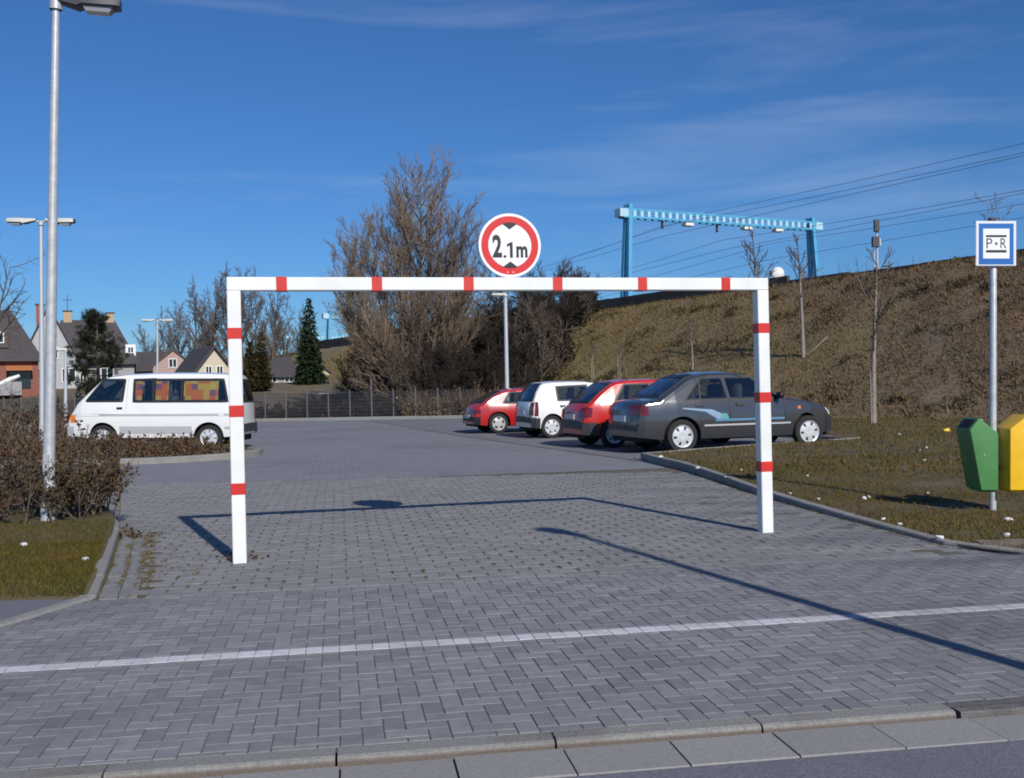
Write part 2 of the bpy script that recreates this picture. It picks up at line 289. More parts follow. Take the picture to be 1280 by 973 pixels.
def curtain_mat():
    m = mat('orange_check_curtain', (.75, .36, .05), .85); nt = m.node_tree; N, L = nt.nodes, nt.links; b = N['Principled BSDF']
    tc = N.new('ShaderNodeTexCoord'); mp = N.new('ShaderNodeMapping'); mp.inputs['Scale'].default_value = (7, 7, 7); L.new(tc.outputs['Object'], mp.inputs[0])
    sn = N.new('ShaderNodeVectorMath'); sn.operation = 'FLOOR'; L.new(mp.outputs[0], sn.inputs[0])
    wn = N.new('ShaderNodeTexWhiteNoise'); wn.noise_dimensions = '3D'
    ml = N.new('ShaderNodeVectorMath'); ml.operation = 'MULTIPLY'; ml.inputs[1].default_value = (1, 0, 1); L.new(sn.outputs[0], ml.inputs[0]); L.new(ml.outputs[0], wn.inputs['Vector'])
    cr = N.new('ShaderNodeValToRGB'); cr.color_ramp.interpolation = 'CONSTANT'; e = cr.color_ramp.elements
    e[0].position = 0; e[0].color = (.66, .22, .03, 1); e[1].position = .3; e[1].color = (.66, .42, .07, 1)
    for p, c in ((.55, (.72, .18, .03, 1)), (.72, (.66, .52, .10, 1)), (.86, (.30, .14, .22, 1))):
        x = e.new(p); x.color = c
    L.new(wn.outputs['Value'], cr.inputs[0]); L.new(cr.outputs[0], b.inputs['Base Color']); return m
M['curtain'] = curtain_mat()
from mathutils import noise as mnoise
# ------------------------------------------------------------------ the ground
def lerp(a, b, t): return a+(b-a)*t
def interp(pts, x): return float(np.interp(x, [p[0] for p in pts], [p[1] for p in pts]))
def smooth01(x): x = max(0, min(1, x)); return x*x*(3-2*x)
def field_z(x, y):                                       # the ground beyond the fence climbs gently
    return -0.07 + 2.1*smooth01((y-49-.12*max(-x-8, 0)*0)/34.0)
BN, BD, B0 = (.883, .469), (-.469, .883), (11.1, 32.0)   # embankment: across, along, a point of its toe
def bank_xy(t, s): return (B0[0]+t*BN[0]+s*BD[0], B0[1]+t*BN[1]+s*BD[1])
def bank_ts(x, y): return ((x-B0[0])*BN[0]+(y-B0[1])*BN[1], (x-B0[0])*BD[0]+(y-B0[1])*BD[1])
BH = 5.8
def bank_h(t):
    f = max(0, min(1, t/10.0)); return BH*(.75*f+.25*f*f*(3-2*f))
def bank_z(t, s):
    x, y = bank_xy(t, s); k = max(0, min(1, t/1.5))*max(0, min(1, (11.5-t)/1.5))
    n = mnoise.noise(Vector((x*.35, y*.35, 1)))*.16 + mnoise.noise(Vector((x*1.1, y*1.1, 5)))*.11 + mnoise.noise(Vector((x*2.6, y*2.6, 9)))*.06
    return bank_h(t) + .03 + n*k + (0 if t < 30 else -min(1, (t-30)/8)*BH)
ys_ = [-40, -10, 0, 10, 20, 30, 40, 46, 49, 52, 56, 60, 65, 70, 76, 83, 92, 105, 130, 180, 260, 400, 700, 1400, 2500]
xs_ = [-1800, -700, -300, -160, -100, -70, -50, -35, -25, -15, -8, 0, 8, 20, 40, 80, 160, 400, 900, 1800]
tag(sheet('ground', lambda x, y: (x, y, field_z(x, y)), xs_, ys_, M['ground']), kind='structure')
ss = list(np.arange(-45, 62, .42))+list(np.arange(62, 150, 2.5))+[160, 190, 240, 320]
ts = list(np.arange(-.6, 12, .36))+[12.5, 14, 18, 24, 30, 34, 38]
tag(sheet('embankment', lambda s, t: (*bank_xy(t, s), bank_z(t, s)), ss, ts, M['bank']), kind='structure')
tag(sheet('track_bed', lambda s, t: (*bank_xy(t, s), BH+.22-.15*abs(t-22)/9), list(np.arange(-45, 240, 15)), [12.8, 13.2, 22, 30.0], M['ballast'], smooth=False), kind='structure')

E1, E2, EO = Vector((.9862, .1657)), Vector((-.1657, .9862)), Vector((0, 5.69))
def exy(a, b): p = EO+E1*a+E2*b; return (p.x, p.y)
def eab(x, y): p = Vector((x, y))-EO; return p.dot(E1), p.dot(E2)
ANG_E = math.atan2(E1.y, E1.x)
KF = lambda x: 4.0+.15*x                                 # front of the road kerb; back edge .118 m behind
def clip(poly, nx, ny, c):
    out = []
    for i in range(len(poly)):
        p, q = poly[i], poly[(i+1) % len(poly)]; a, b = nx*p[0]+ny*p[1]-c, nx*q[0]+ny*q[1]-c
        if a >= 0: out.append(p)
        if (a >= 0) != (b >= 0): t = a/(a-b); out.append((lerp(p[0], q[0], t), lerp(p[1], q[1], t)))
    return out
def stone(mb, poly, top, deep=.04, bev=.0022, tilt=(0, 0)):  # one stone: chamfered top, sides
    n = len(poly); cx, cy = sum(p[0] for p in poly)/n, sum(p[1] for p in poly)/n
    def ins(p, r): d = math.hypot(p[0]-cx, p[1]-cy); k = max(.2, 1-r*1.3/d); return (cx+(p[0]-cx)*k, cy+(p[1]-cy)*k)
    z = lambda p: top+tilt[0]*(p[0]-cx)+tilt[1]*(p[1]-cy)
    A = [(p[0], p[1], z(p)-deep) for p in poly]; B = [(p[0], p[1], z(p)-bev) for p in poly]; C = [(*ins(p, bev), z(p)) for p in poly]
    fs = [tuple(range(2*n, 3*n))]
    for l in (0, n): fs += [(l+i, l+(i+1) % n, l+n+(i+1) % n, l+n+i) for i in range(n)]
    mb.add(A+B+C, fs)
def area(poly): return .5*abs(sum(poly[i][0]*poly[(i+1) % len(poly)][1]-poly[(i+1) % len(poly)][0]*poly[i][1] for i in range(len(poly))))
def proj(x, y, z=0):
    q = Vector((x, y, z))-CAMP; w = q.dot(cF); return (CU+FPX*q.dot(cR)/w, CV-FPX*q.dot(cU)/w) if w > .05 else (-9999, -9999)

LK = [(-2.87, 7.1), (-3.1, 7.85), (-3.37, 8.67), (-3.6, 9.35), (-3.81, 10.0), (-3.98, 10.5), (-4.38, 11.35), (-4.9, 11.95), (-5.6, 12.35), (-7, 12.65), (-12, 12.9)]     # kerb of the near bed
EDG = [(-3.85, 3.5), (-3.09, 6.21), (-2.86, 7.05)]
RK = [(3.95, 7.78), (3.66, 8.05), (3.52, 8.3), (3.42, 8.74), (3.33, 9.53), (3.17, 10.44), (2.92, 12.38), (2.66, 15.89), (2.24, 18.58)]                                     # kerb of the lawn
def left_of(y):
    if y < 7.05: return interp([(p[1], p[0]) for p in EDG], y)
    if y < 10.4: return interp([(p[1], p[0]) for p in LK], y)+.28
    if y < 12.4: return interp([(p[1], p[0]) for p in LK], y)+.02
    return -6.0
def right_of(y): return 7.5 if y < 7.75 else interp([(p[1], p[0]) for p in RK], y)

road = MB(); road.add([(-60, 3.71-.155*60, -.028), (60, 3.71+.155*60, -.028), (60, -20, -.028), (-60, -20, -.028)], [(0, 3, 2, 1)])
tag(road.build('road', M['asphalt']), kind='structure')
def fill_z(x, y):                                        # sand in the joints: swept out at the left, packed and dirty at the right
    return -.0034+.0022*smooth01((x-.2)/2.2)+.0010*mnoise.noise(Vector((x*1.7, y*1.7, 2)))-.001
pavement = tag(sheet('pavement', lambda u, y: (lambda x: (lambda yy: (x, yy, fill_z(x, yy)))(lerp(KF(x)+.06, 16.05, y)))(lerp(-6, 8, u)), list(np.linspace(0, 1, 80)), list(np.linspace(0, 1, 110)), M['joint']), kind='structure')
jb = MB(); a0 = 1.74
jb_ = sheet('joint_fill', lambda a, b: (*exy(a, b), fill_z(*exy(a, b))+.0004), list(np.linspace(-5, 4.3, 60)), list(np.linspace(a0, 10.5, 60)), M['joint2'], pavement)

# herringbone of the pavement, then the courses of drainage pavers of the car park
U = .0875; GAP = .0024
pieces = []                                              # (polygon, centre, kind)
for i in range(-70, 80):
    for j in range(-40, 30):
        k = (i-j) % 4
        if k == 0: r = (i*U, j*U, (i+2)*U, (j+1)*U)
        elif k == 3: r = (i*U, j*U, (i+1)*U, (j+2)*U)
        else: continue
        for lo, hi in ((-3.2, -.060), (.060, 1.735)):
            if r[3] <= lo or r[1] >= hi: continue
            b0, b1 = max(r[1], lo), min(r[3], hi)
            if b1-b0 < .02: continue
            q = [exy(r[0]+GAP, b0+GAP), exy(r[2]-GAP, b0+GAP), exy(r[2]-GAP, b1-GAP), exy(r[0]+GAP, b1-GAP)]
            c = (sum(p[0] for p in q)/4, sum(p[1] for p in q)/4)
            if not (left_of(c[1])-.02 < c[0] < right_of(c[1])): continue
            cl = clip(q, -.15, 1, 4.118+.006)
            if len(cl) < 3 or area(cl) < .0012: continue
            full = (b0 == r[1] and b1 == r[3] and cl == q)
            pieces.append((cl, c, ('h' if k == 0 else 'v') if full else None))
pieces.sort(key=lambda p: (lambda uv: 0 if (-5 < uv[0] < 1285 and uv[1] < 985) else 1)(proj(*p[1]))*1000 + p[1][1])
rest = MB(); full_mesh = None; nind = 0
for poly, c, kd in pieces:
    top = random.uniform(-.0013, .0011); tl = (random.gauss(0, .005), random.gauss(0, .005))
    if nind < 300:
        nind += 1
        if kd and full_mesh:
            o = bpy.data.objects.new('paver', full_mesh); COL.objects.link(o); o.parent = pavement
            o.location = (c[0], c[1], top); o.rotation_euler = (tl[1], tl[0], ANG_E + (PI/2 if kd == 'v' else 0) + random.gauss(0, .006))
        else:
            mb = MB()
            if kd:
                stone(mb, [(-U+GAP, -U/2+GAP), (U-GAP, -U/2+GAP), (U-GAP, U/2-GAP), (-U+GAP, U/2-GAP)], 0)
                o = mb.build('paver', M['paver'], pavement, loc=(c[0], c[1], top), rz=ANG_E+(PI/2 if kd == 'v' else 0)); full_mesh = o.data
            else:
                stone(mb, [(p[0]-c[0], p[1]-c[1]) for p in poly], 0); mb.build('paver', M['paver'], pavement, loc=(c[0], c[1], top))
    else: stone(rest, poly, top, tilt=tl)
tag(rest.build('paver_field', M['paver'], pavement), kind='stuff')
wm = None
for i in range(-40, 60):                                 # the line of white stones
    a = (i+.5)*U; c = exy(a, 0)
    if not (left_of(c[1]) < c[0] < 6.5): continue
    if wm is None:
        mb = MB(); stone(mb, [(-U/2+.0014, -.058), (U/2-.0014, -.058), (U/2-.0014, .058), (-U/2+.0014, .058)], 0); o = mb.build('white_paver', M['white_stone'], pavement); wm = o.data
    else: o = bpy.data.objects.new('white_paver', wm); COL.objects.link(o); o.parent = pavement
    o.location = (c[0], c[1], random.uniform(-.001, .002)); o.rotation_euler[2] = ANG_E+random.gauss(0, .012)
dp = MB(); CL, CW = .226, .14
for r in range(0, 74):
    b0 = 1.745+r*CW
    for i in range(-40, 30):
        a = (i+(.5 if r % 2 else 0))*CL + random.gauss(0, .003); g = random.choice([.010, .012, .015, .007, .004])*(1 if r > 0 else .3)*max(.15, min(1.15, .95+1.1*mnoise.noise(Vector((a*.7, b0*.5, 4)))))
        q = [(a+g, b0+.003), (a+CL-g, b0+.003), (a+CL-g, b0+CW-.003), (a+g, b0+CW-.003)]; c = exy(a+CL/2, b0+CW/2)
        if c[1] > 16.0 or not (left_of(c[1])+.04 < c[0] < right_of(c[1])+.1): continue
        stone(dp, [exy(*p) for p in q], random.uniform(-.002, .002), deep=.03)
tag(dp.build('drainage_paver_field', M['paver2'], pavement), kind='stuff')

# the parking aisle and the bays, one sheet above the other
aisle = MB(); aisle.add([(-60, 12.5, -.005), (-5.9, 12.5, -.005), (-5.9, 15.7, -.005), (3.2, 15.7, -.005), (2.6, 18.4, -.005), (6, 22, -.005), (0, 47, -.005), (-60, 47.5, -.005)], [tuple(range(8))])
def aisle_mat():
    m = mat('aisle_paving', (.235, .235, .255), .85, c2=(.205, .205, .225), scale=3, detail=6, world=True, dirt=((.16, .158, .165), .28, .48, .66, .6)); nt = m.node_tree; N, L = nt.nodes, nt.links
    ge = N.new('ShaderNodeNewGeometry'); mp = N.new('ShaderNodeMapping'); mp.inputs['Rotation'].default_value = (0, 0, -ANG_E); L.new(ge.outputs['Position'], mp.inputs[0])
    br = N.new('ShaderNodeTexBrick'); br.inputs['Scale'].default_value = 1; br.inputs['Brick Width'].default_value = CL; br.inputs['Row Height'].default_value = CW; br.inputs['Mortar Size'].default_value = .010; br.inputs['Bias'].default_value = 0
    br.inputs['Color1'].default_value = (1, 1, 1, 1); br.inputs['Color2'].default_value = (.88, .88, .88, 1); br.inputs['Mortar'].default_value = (.68, .66, .63, 1); L.new(mp.outputs[0], br.inputs['Vector'])
    b = N['Principled BSDF']; src = b.inputs['Base Color'].links[0].from_socket; mu = N.new('ShaderNodeMixRGB'); mu.blend_type = 'MULTIPLY'; mu.inputs[0].default_value = .9
    L.new(src, mu.inputs[1]); L.new(br.outputs['Color'], mu.inputs[2]); L.new(mu.outputs[0], b.inputs['Base Color']); return m
tag(aisle.build('parking_aisle', aisle_mat()), kind='structure')
bays = MB(); bays.add([(2.32, 18.0, .004), (7.4, 22.0, .004), (.5, 45.2, .004), (-6.2, 44.9, .004), (-1.5, 29.1, .004)], [(0, 1, 2, 3, 4)])
tag(bays.build('parking_bays', M['asphalt2']), kind='structure')

# kerbs: every stone a part
def kerb_run(name, pts, step, width, ztop, zbot, side, m, stone_name='kerb_stone', gap=.006, rnd=.02):
    root = tag(bpy.data.objects.new(name, None), kind='structure'); COL.objects.link(root)
    P = [Vector(p) for p in pts]; acc = [0]
    for i in range(1, len(P)): acc.append(acc[-1]+(P[i]-P[i-1]).length)
    def pos(s):
        i = max(0, min(len(P)-2, int(np.searchsorted(acc, s)-1))); t = (s-acc[i])/(acc[i+1]-acc[i]); return P[i].lerp(P[i+1], t)
    n = max(1, int(round(acc[-1]/step))); st = acc[-1]/n
    for k in range(n):
        a, b = pos(k*st), pos((k+1)*st); d = (b-a).normalized(); nr = Vector((-d.y, d.x))*side; mb = MB(); L = (b-a).length
        zt = ztop(a.y) if callable(ztop) else ztop; zt2 = ztop(b.y) if callable(ztop) else ztop; j = random.uniform(-.003, .003)
        sec = [(0, zbot), (0, -rnd), (rnd*.35, -rnd*.3), (rnd, 0), (width-.004, 0), (width, -.006), (width, zbot)]
        vs = []
        for x, zz in ((gap/2, zt), (L-gap/2, zt2)):
            for o_, dz in sec: vs.append((x, o_*side, (zz+dz+j) if dz > -.1 else zbot))
        nn = len(sec); fs = [(i, i+1, nn+i+1, nn+i) for i in range(nn-1)]+[tuple(reversed(range(nn))), tuple(range(nn, 2*nn))]
        mb.add(vs, fs); o = mb.build(stone_name, m, root, loc=(a.x, a.y, 0), rz=math.atan2(d.y, d.x), fix=True)
    return root
M['kerb_road'] = mat('worn_kerb_concrete', (.27, .262, .245), .85, c2=(.19, .185, .175), scale=60, detail=5, bump=.4, bscale=130, world=True, island=.05, dirt=((.10, .085, .07), 1.9, .5, .75, .6))
def kerb_grime(m):                                        # rust-brown grime along the foot of the face
    nt = m.node_tree; N, L = nt.nodes, nt.links; b = N['Principled BSDF']; src = b.inputs['Base Color'].links[0].from_socket; ge = N.new('ShaderNodeNewGeometry'); sx = N.new('ShaderNodeSeparateXYZ'); L.new(ge.outputs['Position'], sx.inputs[0])
    mr = N.new('ShaderNodeMapRange'); mr.inputs[1].default_value = -.009; mr.inputs[2].default_value = -.018; mr.inputs[4].default_value = .75; L.new(sx.outputs['Z'], mr.inputs[0]); mx = N.new('ShaderNodeMixRGB'); mx.inputs[2].default_value = (.13, .095, .075, 1); L.new(mr.outputs[0], mx.inputs[0]); L.new(src, mx.inputs[1]); L.new(mx.outputs[0], b.inputs['Base Color'])
kerb_grime(M['kerb_road'])
kx = [(-.69-.83*i) for i in range(6, -1, -1)]+[.14, .97, 1.80, 2.63, 3.46, 4.29, 5.12, 5.95, 6.78, 7.61]
kerb_run('road_kerb', [(x, KF(x)) for x in (kx[0], 1.80)], .8393, .112, .001, -.12, 1, M['kerb_road'], gap=.009, rnd=.02)
M['kerb_dirty'] = mat('dirty_kerb_concrete', (.17, .155, .15), .9, c2=(.10, .09, .09), scale=9, detail=6, bump=.4, bscale=90, world=True)
kerb_run('dropped_kerb', [(x, KF(x)) for x in (1.815, 7.61)], .8393, .112, -.007, -.12, 1, M['kerb_dirty'], gap=.004, rnd=.006)
gx = [-.63+.418*i for i in range(-8, 18)]
kerb_run('gutter', [(x, 3.70+.155*x) for x in (gx[0], gx[-1])], .423, .272, -.0235, -.12, 1, M['gutter'], 'gutter_slab', gap=.008, rnd=.004)
bz = .045
kerb_run('bed_kerb', LK, .62, .11, lambda y: .016+.04*smooth01((y-7.1)/.9)+.025*smooth01((y-8.6)/1.5), -.1, 1, M['kerb'], gap=.008)
kerb_run('edging', [EDG[2], EDG[1], EDG[0]], .62, .10, .012, -.1, -1, M['kerb'], 'edging_stone')
lz = lambda y: lerp(.035, .125, smooth01((y-7.8)/9))
kerb_run('lawn_kerb', RK+[(4.82, 20.52), (7.24, 21.9)], .84, .10, lz, -.1, -1, M['kerb'], gap=.008)
kerb_run('bay_kerb', [(7.24, 21.95), (.6, 45.2)], 1.0, .1, .11, -.1, -1, M['kerb'])
kerb_run('van_bed_kerb', [(-30, 21.2), (-14, 20.75), (-10.09, 20.4), (-7.88, 20.15), (-6.6, 20.55), (-5.77, 21.3), (-5.45, 22.2), (-5.6, 23.3)], 1.0, .14, .12, -.1, 1, M['kerb'])
kerb_run('far_kerb', [(-45, 48.8), (-12.45, 47.6), (-1.76, 45.4), (.6, 45.3)], 1.0, .14, .12, -.1, 1, M['kerb'])
sr = tag(bpy.data.objects.new('gutter_strip', None), kind='structure'); COL.objects.link(sr)   # two rows of curved slabs beside the bed kerb
SK = [Vector((-2.82, 6.965))]+[Vector(p) for p in LK[:7]]
for row in (0, 1):
    L_ = [p+Vector((.012+.133*row, .02)) for p in SK]
    for i in range(len(L_)-1):
        for h in (0, 1):
            a, b = L_[i].lerp(L_[i+1], h*.5), L_[i].lerp(L_[i+1], h*.5+.5); d = (b-a).normalized()*.006; w = Vector((.118, .02))
            mb = MB(); q = [(a+d), (a+d+w), (b-d+w), (b-d)]; c = (a+b)/2
            stone(mb, [(p.x-c.x, p.y-c.y) for p in q], 0); mb.build('strip_slab', M['paver2'], sr, loc=(c.x, c.y, random.uniform(-.002, .003)))

# lawn, beds
def lawn_left(y):
    if y < 18.58: return interp([(p[1], p[0]) for p in RK], y)+.04
    if y < 21.9: return interp([(18.58, 2.30), (20.52, 4.86), (21.9, 7.28)], y)
    return 7.3-.285*(y-21.9)
def lawn_right(y): return B0[0]-.531*(y-B0[1])+.5
def lawn_h(x, y): return lz(y)-.012 + mnoise.noise(Vector((x*1.5, y*1.5, 3)))*.018
vy = [7.79, 7.8]+list(np.arange(8.1, 22, .3))+list(np.arange(22, 46, 1.0)); uu = list(np.linspace(0, 1, 50))
tag(sheet('lawn', lambda u, y: (lambda x: (x, y, lawn_h(x, y) if y > 7.795 else -.02))(lerp(lawn_left(y), lawn_right(y), u**1.5)), uu, vy, M['lawn']), kind='structure')
tag(sheet('soil_patch', lambda x, v: (x, lerp(8.12-.10*min(4, x-3.6)-.12*mnoise.noise(Vector((x*2, 0, 1))), 8.55-.03*x+.15*mnoise.noise(Vector((x*3, 5, 1))), v), .004+.044*smooth01(v*1.4)), list(np.linspace(3.7, 14, 60)), [0, .1, .25, .45, .7, 1], M['soil']), kind='structure')
def bed_left(y): return -16.0
def bed_z(x, y): return .016+.044*smooth01((y-7.05)/.7)+.10*smooth01((y-8.5)/2.5)+mnoise.noise(Vector((x*2, y*2, 7)))*.02
def bed_right(y): return interp([(p[1], p[0]) for p in LK], y)-.05
vb = [7.05, 7.06, 7.12]+list(np.arange(7.2, 12.8, .2)); ub = list(1-np.linspace(1, 0, 50)**1.7)
tag(sheet('bed', lambda u, y: (lambda x: (x, y, (bed_z(x, y)-(.02 if u > .999 else 0))*min(1, max(-.3, (y-7.055)/.06))))(lerp(bed_left(y), bed_right(y), 1-(1-u)**1.0)), ub, vb, M['lawn']), kind='structure')
sdp = MB(); sdp.add([(-3.93, 3.5, -.002), (-3.17, 6.21, -.002), (-2.96, 7.05, -.002), (-3.5, 7.1, -.002), (-16, 7.05, -.002), (-16, 1.8, -.002)], [(0, 1, 2, 3, 4, 5)])
tag(sdp.build('side_path', M['asphalt']), kind='structure')
vbp = [(-30, 21.3), (-14, 20.85), (-10.09, 20.5), (-7.88, 20.25), (-6.7, 20.65), (-5.87, 21.35), (-5.56, 22.2), (-5.7, 23.25), (-6.5, 23.5), (-30, 23.8)]
vb_ = MB(); vb_.add([(x, y, .10) for x, y in vbp], [tuple(range(len(vbp)))]); tag(vb_.build('planting_bed', M['soil']), kind='structure')

# grass: blades are real faces
def blades(name, P, h, w, m, lean=.5, kind='stuff', label=None, cat=None):
    n = len(P); P = np.asarray(P); a = NR.uniform(0, 2*PI, n); hh = h*NR.uniform(.45, 1.25, n); ww = w*NR.uniform(.6, 1.3, n); l = lean*hh*NR.uniform(.1, 1, n); b = NR.uniform(0, 2*PI, n)
    dx = np.stack([np.cos(a)*ww/2, np.sin(a)*ww/2, np.zeros(n)], 1); tip = P+np.stack([np.cos(b)*l, np.sin(b)*l, hh], 1)
    mid = P*.5+tip*.5+np.stack([np.zeros(n), np.zeros(n), hh*.12], 1)
    V = np.stack([P-dx, P+dx, mid+dx*.7, tip, mid-dx*.7], 1).reshape(-1, 3); i = np.arange(n)*5
    F = np.concatenate([np.stack([i, i+1, i+2, i+4], 1), np.stack([i+4, i+2, i+3, i+3], 1)])
    me = bpy.data.meshes.new(name); tri = np.concatenate([np.stack([i, i+1, i+2], 1), np.stack([i, i+2, i+4], 1), np.stack([i+4, i+2, i+3], 1)])
    return tag(np_mesh(name, V, tri, m), label, cat, kind=kind)
def scatter_lawn(n, y0, y1, p=1.0):
    out = []
    while len(out) < n:
        y = lerp(y0, y1, random.random()**p); x0, x1 = lawn_left(y)+.07, min(lawn_right(y), .56*y+1.5)
        if x1 <= x0: continue
        x = random.uniform(x0, x1)
        if y < 8.45 and random.random() < .9 and x > 3.7: continue
        if mnoise.noise(Vector((x*.9, y*.9, 2)))+mnoise.noise(Vector((x*3, y*3, 4)))*.6 < random.uniform(-.75, -.05): continue
        out.append((x, y, lawn_h(x, y)-.004))
    return out
blades('lawn_grass', scatter_lawn(44000, 7.85, 17, 1.25), .034, .0065, M['blade'], 1.1)
blades('far_lawn_grass', scatter_lawn(14000, 14, 32, 1.0), .06, .016, M['blade'], 1.0)
def scatter_bed(n):
    out = []
    while len(out) < n:
        y = random.uniform(7.05, 10.2); x1 = bed_right(y)-.04; x = x1-random.random()**1.3*4.2
        if x < -.55*y-1.2 or x < -9: continue
        if y < 7.07: continue
        if y > 9.2 and random.random() < .7: continue
        out.append((x, y, bed_z(x, y)-.004))
    return out
blades('bed_grass', scatter_bed(30000), .036, .0055, M['blade2'], .9)
def scatter_bank(n, t0, t1, s0, s1, vis=True):
    out = []
    while len(out) < n:
        t, s = random.uniform(t0, t1), random.uniform(s0, s1); x, y = bank_xy(t, s)
        if y < 18 or abs(x) > .56*y+3: continue
        if mnoise.noise(Vector((x*.8, y*.8, 12)))+.7*mnoise.noise(Vector((x*2.2, y*2.2, 8))) < random.uniform(-1.0, .12): continue
        out.append((x, y, bank_z(t, s)-.01))
    return out
blades('bank_grass', scatter_bank(95000, -.3, 11.5, -14, 34), .115, .030, M['dry'], 1.5)
blades('far_bank_grass', scatter_bank(20000, -.3, 11, 34, 75), .20, .06, M['dry'], 1.2)
blades('bank_stalks', scatter_bank(3500, .2, 11.8, -14, 45), .26, .024, M['straw'], 1.0)
def clumps(nc, per, t0, t1, sp):
    out = []
    while len(out) < nc*per:
        t, s = random.uniform(t0, t1), random.uniform(-14, 50); x, y = bank_xy(t, s)
        if y < 20 or abs(x) > .56*y+3: continue
        k = random.uniform(.5, 1.5)
        for _ in range(per):
            a, b = t+random.gauss(0, sp*k), s+random.gauss(0, sp*1.6*k); out.append((*bank_xy(a, b), bank_z(a, b)-.01))
    return out
M['bramble'] = leafmat('bramble_leaf', (.055, .042, .026), (.04, .038, .018), .5, 1.0)
blades('bank_brambles', clumps(170, 60, .3, 11, .22), .17, .05, M['bramble'], 1.6)
blades('bank_crest_grass', scatter_bank(5000, 10.6, 12.1, -14, 45), .30, .03, M['dry'], .9)
# tufts of moss and grass in the joints, at the foot of kerbs
tf = []
for _ in range(900):
    k = random.random()
    if k < .5: y = random.uniform(7.4, 10.3); x = left_of(y)+random.choice([-.27, -.14, -.02, .06, .5*random.random()])+random.gauss(0, .012)
    elif k < .75: y = random.uniform(8.2, 17); x = right_of(y)-abs(random.gauss(0, .03))
    else: a, b = random.uniform(-3, 2.4), 1.745+CW*random.randint(1, 34)-CW/2; x, y = exy(round(a/.113)*.113, b)
    tf.append((x, y, -.006))
P_ = [(x+random.gauss(0, .012), y+random.gauss(0, .02), z) for x, y, z in tf for _ in range(7)]
blades('joint_grass', P_, .022, .005, M['blade'], 1.4)
# ------------------------------------------------------------------ height gate and its sign
def text_mesh(s, bold=.0):
    cu = bpy.data.curves.new('lettering', 'FONT'); cu.body = s; cu.size = 1; cu.offset = bold; cu.extrude = 0; cu.resolution_u = 4
    o = bpy.data.objects.new('lettering', cu); COL.objects.link(o); dg = bpy.context.evaluated_depsgraph_get()
    me = bpy.data.meshes.new_from_object(o.evaluated_get(dg)); V = [p.co.copy() for p in me.vertices]; F = [tuple(f.vertices) for f in me.polygons]
    bpy.data.objects.remove(o); bpy.data.curves.remove(cu); bpy.data.meshes.remove(me); return V, F
def letters(name, s, x0, x1, z0, z1, y, m, parent, bold=.03):   # flat print fitted into a box on a plane facing -y
    V, F = text_mesh(s, bold); ax, bx = min(p.x for p in V), max(p.x for p in V); ay, by = min(p.y for p in V), max(p.y for p in V)
    mb = MB(); mb.add([(lerp(x0, x1, (p.x-ax)/(bx-ax)), y, lerp(z0, z1, (p.y-ay)/(by-ay))) for p in V], F); return mb.build(name, m, parent)
def disc(r0, r1, y, n=64, a0=0, a1=2*PI):
    mb = MB(); vs, fs = [], []
    for k in range(n+1):
        a = a0+(a1-a0)*k/n; vs += [(r0*math.cos(a), y, r0*math.sin(a)), (r1*math.cos(a), y, r1*math.sin(a))]
    mb.add(vs, [(2*k, 2*k+1, 2*k+3, 2*k+2) for k in range(n)]); return mb
gL, gR = G(300, 703), G(957, 665); gd = (gR-gL); GL = gd.length; gang = math.atan2(gd.y, gd.x); gd.normalize()
gate = thing('height_barrier', 'white steel height gate with red bands spanning the car park entrance', 'height barrier', (gL.x, gL.y, 0), gang)
Z0, Z1, PW = 2.19, 2.30, .054
for x in (0, GL):
    MB().bbox((x-PW, -PW, -.03), (x+PW, PW, Z0), .006).build('post', M['white_paint'], gate)
MB().bbox((-PW, -PW, Z0+.001), (GL+PW, PW, Z1), .006).build('crossbeam', M['white_paint'], gate)
for x in (0, GL):
    for z in ((1.803, 1.892), (1.175, 1.268), (.55, .642)): MB().bbox((x-PW-.003, -PW-.003, z[0]), (x+PW+.003, PW+.003, z[1]), .002).build('red_band', M['red_paint'], gate)
for u in (352, 470.5, 584.5, 695, 800.5, 904):
    k = (u+2.9-640)/1300; s = (k*gL.y-gL.x)/(gd.x-k*gd.y); MB().bbox((s-.043, -PW-.003, Z0-.002), (s+.043, PW+.003, Z1+.003), .002).build('red_band', M['red_paint'], gate)
k = (637+4-640)/1300; s = (k*gL.y-gL.x)/(gd.x-k*gd.y); sc = gL+gd*s; RS = .274
sg = thing('height_sign', 'round white sign with red ring and black height lettering above the gate beam', 'road sign', (sc.x, sc.y, Z1+.004+RS), gang)
MB().lathe([(0, -.012), (RS-.004, -.012), (RS, -.009), (RS, .009), (RS-.004, .012), (0, .012)], 64, 'y').build('plate', M['sign_white'], sg, smooth=30)
disc(.69*RS, .915*RS, -.0135).build('red_ring', M['sign_red'], sg)
for sgn in (1, -1):
    n_ = 8; hw = .24; yb = math.sqrt(.705**2-hw*hw); ed = [(-hw+2*hw*i/n_) for i in range(n_+1)]
    vs = [(x*RS, -.0145, sgn*math.sqrt(.715**2-x*x)*RS) for x in ed]+[(0, -.0145, sgn*.50*RS)]
    MB().add(vs, [(i, i+1, n_+1) for i in range(n_)]).build('arrow', M['sign_black'], sg)
letters('numeral', '2', -.56*RS, -.26*RS, -.38*RS, .33*RS, -.0142, M['sign_black'], sg, .035)
letters('numeral', '.', -.215*RS, -.12*RS, -.39*RS, -.30*RS, -.0142, M['sign_black'], sg, .03)
MB().add([(x*RS, -.0142, z*RS) for x, z in ((-.005, -.385), (.085, -.385), (.085, .10), (.02, .10), (-.10, .03), (-.10, -.05), (-.005, .0))], [(0, 1, 2, 6), (2, 3, 6), (3, 4, 5, 6)]).build('numeral', M['sign_black'], sg)
